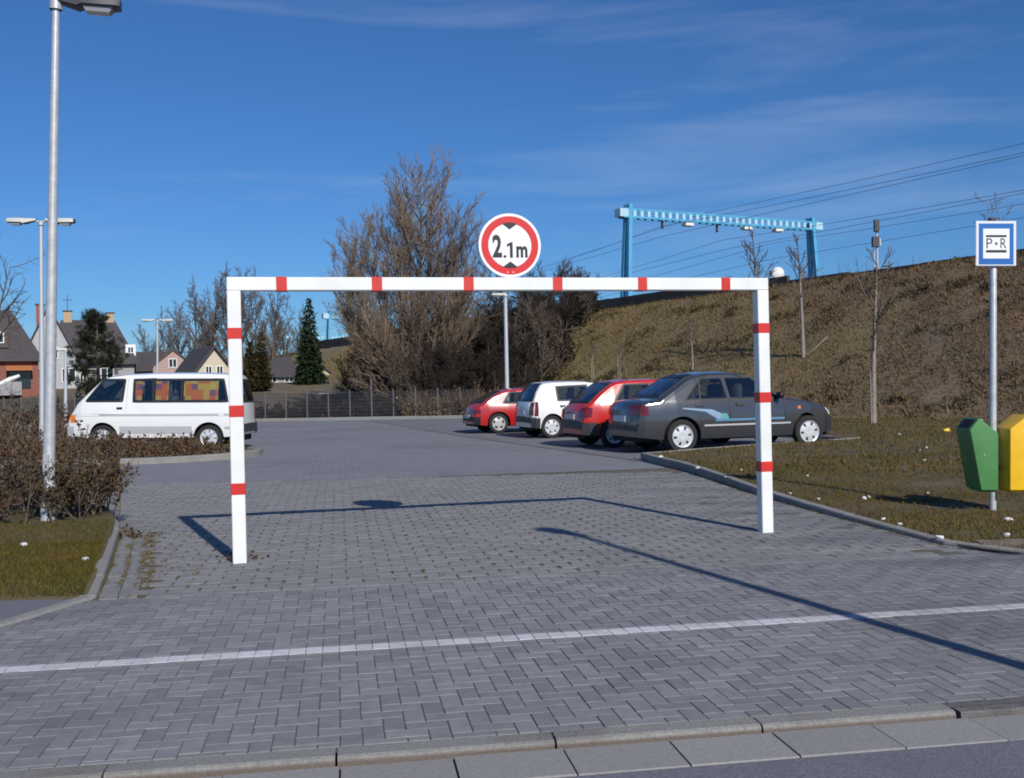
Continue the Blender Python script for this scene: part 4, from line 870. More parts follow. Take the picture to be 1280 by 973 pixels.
for sd in (-1, 1): c.end('tail_light', [(sd*.46, .62), (sd*.72, .62), (sd*.70, .84), (sd*.50, .84)], M['lamp_red'], off=.008); c.side('tail_light', [(-.66, .64), (-.54, .64), (-.50, .84), (-.60, .84)], M['lamp_red'], off=.006, sd=sd); c.end('headlight', [(sd*.36, .58), (sd*.68, .58), (sd*.66, .70), (sd*.36, .70)], M['lamp_clear'], False, .008)
c.end('number_plate', [(-.26, .60), (.26, .60), (.26, .70), (-.26, .70)], M['plate'], off=.010)
c.arches(); c.wheels('steel')

# white hatchback
SP = [(.18, .94), (.98, .94), (.995, 1.312), (.16, 1.29)]; SQ = [(1.12, .94), (2.07, .94), (1.435, 1.308), (1.12, 1.312)]; RP = [(-.60, .95), (.60, .95), (.52, 1.36), (-.52, 1.36)]; FP = [(-.62, 1.0), (.62, 1.0), (.5, 1.35), (-.5, 1.35)]
c = Car('parked_car', 'small white hatchback with dark rear window parked between the two red cars', 'car', place(689, 548, HD, .70), HD,
        [(-.575, .40), (-.57, .55), (-.56, .80), (-.52, .93), (-.40, 1.18), (-.26, 1.36), (-.16, 1.41), (.1, 1.435), (.6, 1.44), (1.0, 1.43), (1.28, 1.385), (1.42, 1.33), (2.1, .97), (2.25, .93), (2.85, .82), (3.02, .70), (3.1, .52), (3.12, .36)],
        [(-.57, .66), (-.48, .75), (-.2, .80), (.4, .815), (2.0, .815), (2.7, .78), (3.12, .64)], .90, .28, 2.47, .285, .34, .225, M['p_white'], 1.02, 1.0, group='cars parked nose-in along the embankment', side_holes=[SP, SQ], rear_hole=RP, front_hole=FP)
c.shell('bumper', lambda x, y, z: (x < -.30 and z < .52) or (x < -.54 and z < .57), M['bump_grey'], .02); c.shell('bumper', lambda x, y, z: (x > 2.8 and z < .5) or (x > 2.98 and z < .62), M['bump_grey']); [c.shell('sill_cover', lambda x, y, z, q=q: .36 < x < 2.12 and z < .36 and y*q > 0, M['bump_grey'], .008) for q in (-1, 1)]
c.seal(SP, M['rubber']); c.seal(SQ, M['rubber']); c.seats(1.25, .22)
for q, rr in ((RP, True), (FP, False)): c.ring_patch('window_seal', q, lambda y, z, t, rr=rr: c.endpt(y, z, rr, .006 if t else -.015), M['rubber'])
c.both('side_window', [(.20, .95), (.96, .95), (.97, 1.30), (.18, 1.28)], M['glass'], off=.007)
c.both('side_window', [(1.14, .95), (2.02, .95), (1.43, 1.295), (1.14, 1.30)], M['glass'], off=.007)
seam(c, [(1.03, .36), (1.045, .36), (1.045, .90), (1.03, .90)], M['bump_white']); seam(c, [(1.99, .40), (2.005, .40), (2.005, .90), (1.99, .90)], M['bump_white']); seam(c, [(.34, .62), (.35, .62), (.15, .90), (.14, .90)], M['bump_white'])
c.handle(.30, .80, .15); c.handle(1.2, .80, .15); c.mirror(1.95, .97, M['rubber'])
c.end('rear_window', [(-.60, .93), (.60, .93), (.52, 1.36), (-.52, 1.36)], M['glass']); c.end('windscreen', [(-.62, 1.0), (.62, 1.0), (.5, 1.35), (-.5, 1.35)], M['glass'], False)
c.end('tailgate_panel', [(-.48, .54), (.48, .54), (.50, .90), (-.50, .90)], M['p_white'], off=.004)
for sd in (-1, 1): c.end('tail_light', [(sd*.54, .58), (sd*.74, .58), (sd*.72, .90), (sd*.60, .90)], M['lamp_red'], off=.008); c.side('tail_light', [(-.52, .56), (-.42, .56), (-.40, .92), (-.48, .92)], M['lamp_red'], off=.006, sd=sd); c.end('headlight', [(sd*.36, .60), (sd*.68, .60), (sd*.66, .73), (sd*.36, .73)], M['lamp_clear'], False, .008)
c.end('number_plate', [(-.26, .60), (.26, .60), (.26, .70), (-.26, .70)], M['plate'], off=.012)
c.arches(); c.wheels('cap')

# far red hatchback
SP = [(.14, .86), (2.02, .86), (1.41, 1.19), (.38, 1.18)]; RP = [(-.54, .90), (.54, .90), (.44, 1.20), (-.44, 1.20)]; FP = [(-.62, .92), (.62, .92), (.5, 1.23), (-.5, 1.23)]
c = Car('parked_car', 'small dark red hatchback with silver alloy wheels parked farthest away', 'car', place(623, 542, HD, .70), HD,
        [(-.76, .36), (-.75, .55), (-.70, .74), (-.62, .82), (-.46, .90), (-.12, 1.10), (.14, 1.225), (.34, 1.27), (.8, 1.30), (1.15, 1.285), (1.40, 1.22), (2.1, .88), (2.25, .86), (2.9, .74), (3.06, .62), (3.14, .46), (3.15, .34)],
        [(-.76, .62), (-.6, .70), (-.3, .755), (.05, .798), (.30, .815), (.6, .822), (2.0, .82), (2.7, .79), (3.15, .64)], .83, .38, 2.45, .29, .345, .22, M['p_red2'], 1.0, 1.0, group='cars parked nose-in along the embankment', side_holes=[SP], rear_hole=RP, front_hole=FP)
c.shell('bumper', lambda x, y, z: x < -.52 and z < .48, M['rubber'], .016); c.shell('bumper', lambda x, y, z: (x > 2.85 and z < .46) or (x > 3.03 and z < .56), M['p_red2'])
c.seal(SP, M['rubber']); c.both('pillar_cover', [(.82, .85), (.92, .85), (.92, 1.20), (.82, 1.20)], M['rubber'], off=.008); c.seats(1.15, .25, .48)
for q, rr in ((RP, True), (FP, False)): c.ring_patch('window_seal', q, lambda y, z, t, rr=rr: c.endpt(y, z, rr, .006 if t else -.015), M['rubber'])
c.both('side_window', [(.18, .87), (.82, .87), (.82, 1.18), (.40, 1.17)], M['glass'], off=.007); c.both('side_window', [(.92, .87), (1.98, .87), (1.40, 1.18), (.92, 1.18)], M['glass'], off=.007)
seam(c, [(.86, .40), (.88, .40), (.88, .84), (.86, .84)]); seam(c, [(1.99, .38), (2.01, .38), (2.01, .83), (1.99, .83)]); c.handle(1.0, .78, .14); c.mirror(1.92, .90, M['p_red2'])
c.end('rear_window', [(-.54, .90), (.54, .90), (.44, 1.20), (-.44, 1.20)], M['glass']); c.end('windscreen', [(-.62, .92), (.62, .92), (.5, 1.23), (-.5, 1.23)], M['glass'], False)
for sd in (-1, 1): c.end('tail_light', [(sd*.30, .58), (sd*.70, .58), (sd*.68, .70), (sd*.30, .70)], M['lamp_red'], off=.008); c.side('tail_light', [(-.70, .58), (-.58, .58), (-.56, .70), (-.66, .70)], M['lamp_red'], off=.006, sd=sd); c.end('headlight', [(sd*.36, .54), (sd*.68, .54), (sd*.66, .64), (sd*.36, .64)], M['lamp_clear'], False, .008)
c.end('number_plate', [(-.26, .44), (.26, .44), (.26, .54), (-.26, .54)], M['plate'], off=.018)
c.arches(); c.wheels('alloy')

# white van
X = lambda u: (262-u)/52.6
SP = [(X(105.5), 1.16), (X(154.5), 1.16), (X(157), 1.672), (X(130.7), 1.672)]; SQ = [(X(168), 1.147), (X(287), 1.147), (X(279.8), 1.672), (X(168), 1.672)]; RP = [(-.62, 1.14), (.62, 1.14), (.56, 1.66), (-.56, 1.66)]; FP = [(-.66, 1.24), (.66, 1.24), (.60, 1.68), (-.60, 1.68)]
p = G(262, 563.5); HV = PI+math.radians(.0)
c = Car('parked_van', 'white passenger van with orange check curtains parked behind the planting bed', 'van', (p.x, p.y+.76, .01), HV,
        [(-.765, .42), (-.76, .62), (-.755, 1.0), (-.73, 1.22), (-.60, 1.70), (-.52, 1.79), (-.38, 1.825), (.3, 1.845), (1.2, 1.845), (2.0, 1.815), (2.38, 1.765), (2.56, 1.70), (3.12, 1.22), (3.2, 1.16), (3.38, .90), (3.44, .74), (3.46, .55), (3.455, .42)],
        [(-.76, .76), (-.65, .82), (-.3, .835), (2.6, .835), (3.1, .80), (3.46, .70)], 1.14, .17, 2.51, .30, .37, .30, M['p_white'], 1.0, 1.0, roll=math.radians(-1.1), rc=.10, round_r=.06, round_f=.14, side_holes=[SP, SQ], rear_hole=RP, front_hole=FP)
X = lambda u: (262-u)/52.6
Zv = lambda v: (563-v)/52.6
c.seal(SP, M['rubber']); c.seal(SQ, M['rubber']); c.seats(2.05, .9, .75, .6, 'lining')
for q, rr in ((RP, True), (FP, False)): c.ring_patch('window_seal', q, lambda y, z, t, rr=rr: c.endpt(y, z, rr, .006 if t else -.015), M['rubber'])
c.both('side_window', [(X(107), 1.18), (X(152.5), 1.18), (X(155), 1.655), (X(131.5), 1.655)], M['glass'], off=.007)
c.both('side_window', [(X(169.5), 1.165), (X(285.5), 1.165), (X(279), 1.655), (X(169.5), 1.655)], M['glass'], off=.007)
for a, b_ in ((170, 178.5), (195, 211), (230, 273)): c.both('curtain', [(X(a), 1.185), (X(b_), 1.185), (X(b_), 1.64), (X(a), 1.64)], M['curtain'], off=-.012, n=20)
c.both('window_bar', [(X(191), 1.16), (X(194), 1.16), (X(194), 1.66), (X(191), 1.66)], M['rubber'], off=.010); c.both('window_bar', [(X(226.5), 1.16), (X(229), 1.16), (X(229), 1.66), (X(226.5), 1.66)], M['rubber'], off=.010)
strip(c, 'side_trim', -.66, 3.30, .815, .865, M['bump_white'], .010); strip(c, 'lower_trim', .40, 2.10, .40, .57, M['bump_white'], .006); strip(c, 'lower_trim', -.70, -.40, .50, .56, M['bump_white'], .006)
seam(c, [(X(159), .62), (X(158.4), .62), (X(160.6), 1.70), (X(161.2), 1.70)], M['bump_white'])
c.handle(X(151.5), 1.0, .13); c.mirror(3.05, 1.30, M['rubber'])
c.shell('bumper', lambda x, y, z: x < -.55 and z < .60, M['bump_grey'], .05); c.shell('bumper', lambda x, y, z: (x > 3.2 and z < .56) or (x > 3.40 and z < .66), M['bump_white'], .04)
c.end('windscreen', [(-.66, 1.24), (.66, 1.24), (.60, 1.68), (-.60, 1.68)], M['glass'], False); c.end('rear_window', [(-.62, 1.14), (.62, 1.14), (.56, 1.66), (-.56, 1.66)], M['glass'])
for sd in (-1, 1): c.end('headlight', [(sd*.42, .68), (sd*.60, .68), (sd*.60, .84), (sd*.42, .84)], M['lamp_clear'], False); c.end('turn_signal', [(sd*.60, .66), (sd*.68, .66), (sd*.68, .84), (sd*.60, .84)], M['lamp_orange'], False, .01); c.side('turn_signal', [(3.24, .66), (3.40, .66), (3.40, .84), (3.28, .84)], M['lamp_orange'], off=.008, sd=sd); c.end('tail_light', [(sd*.62, .66), (sd*.76, .66), (sd*.76, 1.0), (sd*.62, 1.0)], M['lamp_red'])
MB().tube([(-.45, .25, 1.80), (-.62, .25, 1.95)], .015, 6).build('roof_wiper', M['rubber'], c.root)
c.arches(); c.wheels('steel')
# ------------------------------------------------------------------ trees and shrubs
def rvec(): return Vector((random.gauss(0, 1), random.gauss(0, 1), random.gauss(0, 1))).normalized()
def grow(S, p, d, L, r, lev, P):
    """adds tapered segments of a limb and its side limbs; P = per-level dicts"""
    q = P[lev]; n = q.get('seg', 3); pos = [p.copy()]; dirs = []; rr = [r]
    for i in range(n):
        d = (d + rvec()*q['wob'] + Vector((0, 0, q['up']))).normalized(); p2 = pos[-1]+d*(L/n); r2 = max(q.get('min', .0035), r*(1-(i+1)/n*q.get('tap', .75)))
        S.append((*pos[-1], *p2, rr[-1], r2)); pos.append(p2); dirs.append(d.copy()); rr.append(r2)
    if lev+1 < len(P):
        c = P[lev+1]; k = c['n'] if isinstance(c['n'], int) else random.randint(*c['n'])
        for j in range(k):
            t = c.get('from', .25)+(1-c.get('from', .25))*((j+random.random())/k); i = min(n-1, int(t*n)); f = t*n-i; b = pos[i].lerp(pos[i+1], f)
            side = dirs[i].orthogonal().normalized(); side.rotate(Quaternion(dirs[i], random.uniform(0, 2*PI))); a = math.radians(random.gauss(c['ang'], c.get('angv', 10)))
            nd = (dirs[i]*math.cos(a)+side*math.sin(a)).normalized(); grow(S, b, nd, L*c['len']*random.uniform(.65, 1.2)*(1-c.get('short', .45)*t), min(rr[i]*.75, r*c['r']), lev+1, P)
def tree_mesh(stems, P, cut=.03):
    S = []
    for (p, d, L, r) in stems: grow(S, Vector(p), Vector(d).normalized(), L, r, 0, P)
    T = [s for s in S if s[6] >= cut]; C = [s for s in S if s[6] < cut]; return T, C
def tree_obj(name, label, cat, loc, TC, mt, mc, group=None, rz=0, sc=1.0, crown='crown'):
    t = thing(name, label, cat, loc, rz, group); t.scale = (sc, sc, sc); T, C = TC
    V, F = segs_mesh(T, 6); np_mesh('trunk', V, F, mt, t, True)
    V, F = segs_mesh(C, 3); np_mesh(crown, V, F, mc, t, False); return t
def bank_hit(u, v):
    d = ray(u, v); k = 15.0
    while k < 120:
        p = CAMP+d*k; t, s = bank_ts(p.x, p.y)
        if p.z <= (bank_z(t, s) if t > -.5 else lawn_h(p.x, p.y) if t > -30 else 0): return p
        k += .08
    return p
POP = [dict(seg=8, wob=.025, up=.06, tap=.93), dict(n=(36, 42), ang=42, angv=10, len=.50, r=.26, seg=6, wob=.07, up=.12, short=.60, min=.010, **{'from': .08}), dict(n=(11, 14), ang=33, len=.44, r=.5, seg=4, wob=.11, up=.11, min=.0085, **{'from': .10}), dict(n=(9, 11), ang=28, len=.5, r=.6, seg=2, wob=.12, up=.10, min=.0075, **{'from': .1})]
b = at(520, 512, 53.0)
stems = [((0, 0, 0), (.07, 0, 1), 11.6, .21), ((.25, .1, 0), (-.10, .05, 1), 10.0, .13), ((-.3, .1, 0), (-.34, .1, 1), 9.3, .12), ((.2, -.1, 0), (.26, -.1, 1), 9.6, .12), ((-.1, .2, 0), (-.58, -.1, 1), 8.4, .10), ((.2, .2, 0), (.42, .1, 1), 7.8, .09), ((0, -.2, 0), (-.8, .1, 1), 6.8, .08)]
tree_obj('bare_poplar', 'tall bare poplar with upswept branches behind the parking area fence', 'tree', (b.x, b.y, .1), tree_mesh(stems, POP, .035), M['bark'], M['twig_warm'])
BR = [dict(seg=7, wob=.07, up=.03, tap=.9), dict(n=(16, 19), ang=42, angv=10, len=.48, r=.5, seg=5, wob=.11, up=.14, min=.03, **{'from': .12}), dict(n=(9, 11), ang=38, len=.45, r=.5, seg=3, wob=.14, up=.10, min=.022, **{'from': .15}), dict(n=(5, 7), ang=34, len=.5, r=.5, seg=2, wob=.16, up=.08, min=.018, **{'from': .1})]
far = [tree_mesh([((0, 0, 0), (.02, 0, 1), 10.5, .20)], BR, .05), tree_mesh([((0, 0, 0), (-.03, 0, 1), 11.5, .22), ((.2, 0, 0), (.2, 0, 1), 8, .14)], BR, .05)]
FT = [(205, 108, .62), (226, 120, .78), (246, 116, .92), (266, 118, 1.02), (286, 112, .98), (304, 112, 1.0), (322, 116, .98), (340, 122, .90), (358, 128, .80), (374, 120, .72), (452, 118, .62), (186, 126, .6)]
protos = {}
for i, (u, Y, sc) in enumerate(FT):
    p = at(u, 480, Y); k = i % 2; lab = 'bare deciduous tree in the grey row behind the distant houses'
    if k not in protos: protos[k] = tree_obj('bare_tree', lab, 'tree', (p.x, Y, field_z(p.x, Y)-.1), far[k], M['bark'], M['twig_far'], 'bare trees behind the houses', random.uniform(0, 6), sc); o = protos[k]
    else: o = dup(protos[k], label=lab); o.location = (p.x, Y, field_z(p.x, Y)-.1); o.rotation_euler[2] = random.uniform(0, 6)
    o.scale = (sc*.95, sc*.95, sc)
ed = tree_mesh([((0, 0, 0), (.06, 0, 1), 9.0, .17)], [dict(seg=7, wob=.08, up=.02, tap=.9), dict(n=(12, 14), ang=50, angv=10, len=.5, r=.45, seg=5, wob=.12, up=.05, **{'from': .25}), dict(n=(6, 8), ang=42, len=.45, r=.5, seg=4, wob=.15, up=.03, **{'from': .15}), dict(n=(4, 5), ang=36, len=.45, r=.5, seg=3, wob=.16, up=.02, **{'from': .1})], .04)
tree_obj('bare_tree', 'bare wide-branched tree at the left edge above the brick house', 'tree', (-29.6, 58, .6), ed, M['bark'], M['twig'], rz=1.0, sc=.92)
tree_obj('bare_tree', 'bare tree leaning in at the right edge above the embankment crest', 'tree', (23.6, 43.5, BH-.2), ed, M['bark'], M['twig'], rz=2.2, sc=.74)
# thickets and bushes at the left end of the embankment
TH = [dict(seg=5, wob=.12, up=.06, tap=.8), dict(n=(11, 14), ang=34, angv=12, len=.5, r=.55, seg=4, wob=.18, up=.08, min=.012, **{'from': .05}), dict(n=(8, 10), ang=40, len=.5, r=.5, seg=3, wob=.22, up=.06, min=.012, **{'from': .05}), dict(n=(5, 7), ang=40, len=.6, r=.6, seg=2, wob=.2, up=.04, min=.010, **{'from': .1})]
th = []
for k in range(3):
    st = [((random.gauss(0, .35), random.gauss(0, .35), 0), (random.gauss(0, .25), random.gauss(0, .25), 1), random.uniform(3.4, 5.2), random.uniform(.05, .09)) for _ in range(7)]; th.append(tree_mesh(st, TH, .028))
# (u, Y, scale): where each bush stands
TB = [(452, 60, .62), (470, 54, .80), (492, 57, .95), (545, 52, .75), (560, 58, 1.0), (585, 50, .72), (598, 55, 1.0), (615, 60, 1.08), (640, 53, .92), (652, 60, 1.12), (668, 55, .92), (686, 60, 1.0), (702, 57, .72), (720, 62, .74), (738, 64, .50), (556, 49, .48), (575, 62, .95), (628, 50, .62), (535, 56, .85), (505, 52, .62)]
pr2 = {}
for i, (u, Y, sc) in enumerate(TB):
    p = at(u, 490, Y); t_, s_ = bank_ts(p.x, Y); z = max(field_z(p.x, Y), bank_z(t_, s_) if t_ > -.5 else -9)-.1; k = i % 3; lab = 'dense dark leafless bush in the thicket at the left end of the embankment'
    if k not in pr2: o = pr2[k] = tree_obj('bare_bush', lab, 'bush', (p.x, Y, z), th[k], M['bark'], M['thicket' if k != 1 else 'twig'], 'leafless bushes of the thicket', 0, sc)
    else: o = dup(pr2[k], label=lab); o.location = (p.x, Y, z)
    o.scale = (sc, sc, sc); o.rotation_euler[2] = random.uniform(0, 6)
iv = []                                                   # dark ivy and old leaves inside the thicket
while len(iv) < 15000:
    u, Y, sc = random.choice(TB[1:15]); p = at(u, 490, Y); h = 3.4*sc*random.random()**1.3; r = 1.35*sc*(1-h/(4.8*sc)); x, y = p.x+random.gauss(0, .6)*r, Y+random.gauss(0, .6)*r
    t_, s_ = bank_ts(x, y); z = max(field_z(x, y), bank_z(t_, s_) if t_ > -.5 else -9); iv.append((x, y, z+h))
M['ivy'] = leafmat('ivy_leaf', (.030, .026, .016), (.018, .018, .012), .5, .5)
blades('thicket_ivy', iv, .16, .10, M['ivy'], 2.5)
# young staked trees on the slope
YT = [dict(seg=6, wob=.02, up=.05, tap=.8), dict(n=(15, 18), ang=40, angv=8, len=.42, r=.3, seg=4, wob=.07, up=.09, short=.65, min=.013, **{'from': .40}), dict(n=(6, 8), ang=36, len=.5, r=.5, seg=3, wob=.1, up=.06, min=.010, **{'from': .2})]
yt = tree_mesh([((0, 0, 0), (0, 0, 1), 4.4, .085)], YT, .030)
yp = None
for (u, v, h, lab, stake) in ((1092, 529, 1.02, 'slender young bare tree at the foot of the embankment slope', True), (1004, 447, 1.0, 'young bare tree on the slope with a leaning stake beside it', False), (948, 440, 1.08, 'young bare tree on the slope behind the right gate post', False), (866, 462, .55, 'thin young bare tree rising behind the grey saloon roof', False), (742, 476, .42, 'thin young tree behind the white hatchback roof', True), (605, 500, .62, 'small bare tree in front of the dark thicket', False), (775, 478, .40, 'thin sapling behind the bright red hatchback', True)):
    p = bank_hit(u, v)
    if yp is None: o = yp = tree_obj('young_tree', lab, 'tree', p, yt, M['bark_pale'], M['twig'], 'young trees planted on the embankment', 0, h)
    else: o = dup(yp, label=lab)
    o.location = p; o.scale = (h, h, h); o.rotation_euler[2] = random.uniform(0, 6); o.location.z -= .05
    if stake: s_ = thing('tree_stake', 'pale wooden stake beside the '+(lab.split(' at ')[0].split(' behind ')[0].split(' rising')[0]+(' at the slope foot' if u > 1000 else ' by the white hatchback' if u < 760 else ' by the red hatchback')), 'stake', (p.x-.10, p.y-.12, p.z-.1)); MB().lathe([(.022, 0), (.02, 1.5*max(h, .8)), (0, 1.52*max(h, .8))], 8).build('stake', M['bark_pale'], s_, smooth=40)
p = bank_hit(1006, 446); s_ = thing('tree_stake', 'pale stake leaning to the right beside a young tree on the slope', 'stake', (p.x, p.y, p.z-.05), rot=(0, math.radians(48), 0)); MB().lathe([(.03, 0), (.028, 1.2), (0, 1.22)], 8).build('stake', M['bark_pale'], s_, smooth=40)
tree_obj('bare_shrub', 'bare shrub tip showing above the park and ride sign', 'shrub', (at(1240, 300, 41).x, 41, BH-.05), tree_mesh([((0, 0, 0), (-.1, 0, 1), 2.4, .035), ((.1, 0, 0), (.25, 0, 1), 1.9, .03)], YT[:1]+[dict(n=7, ang=40, len=.45, r=.5, seg=3, wob=.1, up=.05, **{'from': .3})]+[YT[2]], .02), M['bark'], M['twig'])
for k in range(5):                                        # bare stems on the crest
    u = (1056, 1068, 1080, 1120, 1148)[k]; lab = 'thin bare shrub stems on the embankment crest by the railway signal'; sp_ = ((-.1, 0, 0), (-.1, 0, 1), 1.3, .02)
    x = (u-640)/1300; Y = (13+9.8+15)/(x*.883+.469); tree_obj('bare_shrub', lab, 'shrub', (x*Y, Y, BH), tree_mesh([sp_, ((.1, 0, 0), (.2, .1, 1), 1.1, .018)], YT[:1]+[dict(n=5, ang=34, len=.45, r=.5, seg=3, wob=.1, up=.05, **{'from': .3})], .017), M['bark'], M['twig'], 'bare shrubs on the crest', sc=(1.0, .8, 1.1, .9, .8)[k])

def conifer(name, label, loc, H, R, m, base=.06, n=26, droop=.25, fl=.20, ragged=.15, cnt=18, w=.09):
    t = thing(name, label, 'tree', loc); MB().lathe([(.16*H/7, -.2), (.02, H*.96), (0, H)], 8).build('trunk', M['bark'], t, smooth=40); P = []; D = []
    for k in range(n):
        f = (k+random.random()*.5)/n; z = H*(base+(1-base)*f); r = R*(1-f)**.85*random.uniform(1-ragged, 1+ragged)+.05; nb = max(5, int(cnt*(1-f)+4))
        for j in range(nb):
            a = 2*PI*(j+random.random())/nb; rr = r*random.uniform(.75, 1.1); d = Vector((math.cos(a), math.sin(a), -droop))
            for q in range(max(4, int(18*rr/R))):
                s = random.random()**.6; c = Vector((0, 0, z))+d*rr*s; P.append(c+rvec()*.06*R); D.append((d+rvec()*.7).normalized())
    P, D = np.array(P), np.array(D); N_ = len(P); S = np.cross(D, NR.normal(size=(N_, 3))); S /= np.linalg.norm(S, axis=1, keepdims=True); l = fl*NR.uniform(.6, 1.3, (N_, 1)); S *= w*NR.uniform(.6, 1.3, (N_, 1))
    V = np.stack([P-S, P+S, P+D*l], 1).reshape(-1, 3); np_mesh('crown', V, np.arange(N_*3).reshape(-1, 3), m, t); return t
b = at(388, 480, 76); conifer('spruce_tree', 'dark narrow spruce standing beyond the fence left of the bare poplar', (b.x, 76, field_z(b.x, 76)-.1), 6.45, 1.15, M['spruce'], .03, 34, .35, .22, .12, 22, .08)
for u, h, lab in ((314, 3.5, 'brownish column-shaped conifer just right of the left gate post'), (328, 4.1, 'taller olive conifer of the pair right of the left gate post')):
    b = at(u, 480, 70); conifer('cypress_tree', lab, (b.x, 70, field_z(b.x, 70)-.1), h, .62, M['cypress'], .02, 24, -.5, .22, .12, 16, .07)
def pine():
    b = at(122, 480, 62); t = thing('pine_tree', 'broad dark pine with a visible pale trunk behind the white van', 'tree', (b.x, 62, field_z(b.x, 62)-.1)); H = 5.9
    MB().tube([(0, 0, -.2), (.05, 0, 2), (.0, .05, 4), (.12, 0, H-.3)], [.13, .10, .07, .02], 8).build('trunk', M['bark'], t, smooth=40); L, P, D = MB(), [], []
    for k in range(70):
        z = random.uniform(.9, H-.15); f = z/H; R = (1.95*(1-abs(f-.35)/.72)**.8 if f < .95 else .3)*random.uniform(.6, 1.15); a = random.uniform(0, 2*PI); e = Vector((math.cos(a)*R, math.sin(a)*R, z+R*.25)); L.tube([(0, 0, z), (e.x*.5, e.y*.5, z+.02), e], [.03, .02, .01], 4)
        for q in range(9):
            s = random.uniform(.45, 1.05); c = Vector((e.x*s, e.y*s, lerp(z, e.z, s*s)))+rvec()*.22
            for w in range(26): d = rvec(); d.z += .25; P.append(c+d*.05); D.append(d.normalized())
    L.build('branches', M['bark'], t); P, D = np.array(P), np.array(D); n = len(P); S = np.cross(D, NR.normal(size=(n, 3))); S /= np.linalg.norm(S, axis=1, keepdims=True)
    V = np.stack([P-S*.02, P+S*.02, P+D*.20*NR.uniform(.6, 1.3, (n, 1))], 1).reshape(-1, 3); np_mesh('crown', V, np.arange(n*3).reshape(-1, 3), M['pine'], t)
pine()
# shrubs with small leaves
def leaves(name, P, size, m, parent=None):
    P = np.asarray(P); n = len(P); D = NR.normal(size=(n, 3)); D /= np.linalg.norm(D, axis=1, keepdims=True); S = np.cross(D, NR.normal(size=(n, 3))); S /= np.linalg.norm(S, axis=1, keepdims=True); T = np.cross(D, S)*.18
    l = size*NR.uniform(.6, 1.3, (n, 1)); V = np.stack([P, P+D*l*.5+S*l*.30, P+D*l+T*l, P+D*l*.5-S*l*.30], 1).reshape(-1, 3); i = np.arange(n)*4; return np_mesh(name, V, np.stack([i, i+1, i+2, i+3], 1), m, parent)
SHB = [dict(seg=5, wob=.14, up=.05, tap=.8), dict(n=(6, 9), ang=36, angv=12, len=.5, r=.6, seg=4, wob=.16, up=.06, **{'from': .2}), dict(n=(3, 5), ang=40, len=.5, r=.6, seg=2, wob=.2, up=.02, **{'from': .2})]
def shrub(label, x, y, z, h, spread, nst, nl, ml, group=None, lsz=.04, tw='twig', name='shrub'):
    S = []
    for _ in range(nst):
        p = Vector((random.gauss(0, spread*.35), random.gauss(0, spread*.3), 0)); grow(S, p, Vector((p.x*.5/spread+random.gauss(0, .32), p.y*.5/spread+random.gauss(0, .3), 1)).normalized(), h*random.uniform(.6, 1.08), .010, 0, SHB)
    t = thing(name, label, 'shrub', (x, y, z), group=group); V, F = segs_mesh(S, 3); tag(np_mesh('stems', V, F, M[tw], t), kind='stuff')
    A = np.array([s for s in S if s[6] < .0075]); q = A[NR.integers(0, len(A), nl)]; f = NR.uniform(0, 1, (nl, 1)); leaves('foliage', q[:, :3]*(1-f)+q[:, 3:6]*f+NR.normal(size=(nl, 3))*.012, lsz, ml, t); return t
GS = 'shrubs around the tall street lamp'
shrub('brown-leaved shrub growing round the foot of the tall street lamp', lb.x+.02, lb.y+.1, .12, .60, .62, 30, 2300, M['leaf'], GS)
shrub('sprawling brown shrub right of the tall lamp reaching over the paving', -4.32, 10.75, .12, .56, .5, 20, 1700, M['leaf'], GS)
shrub('brown-leaved shrub left of the tall lamp at the picture edge', -5.45, 10.7, .14, .56, .65, 28, 2200, M['leaf'], GS)
shrub('reddish shrub behind the tall lamp at the back of the bed', -5.2, 11.4, .14, .60, .6, 22, 1500, M['leaf'], GS)
shrub('tall thin sprigs of a dark shrub just behind the tall lamp', -4.50, 11.1, .13, .95, .28, 7, 800, M['leaf'], GS)
shrub('low brown shrub at the left edge of the bed beyond the lamp', -6.2, 11.2, .14, .55, .7, 22, 1400, M['leaf'], GS)
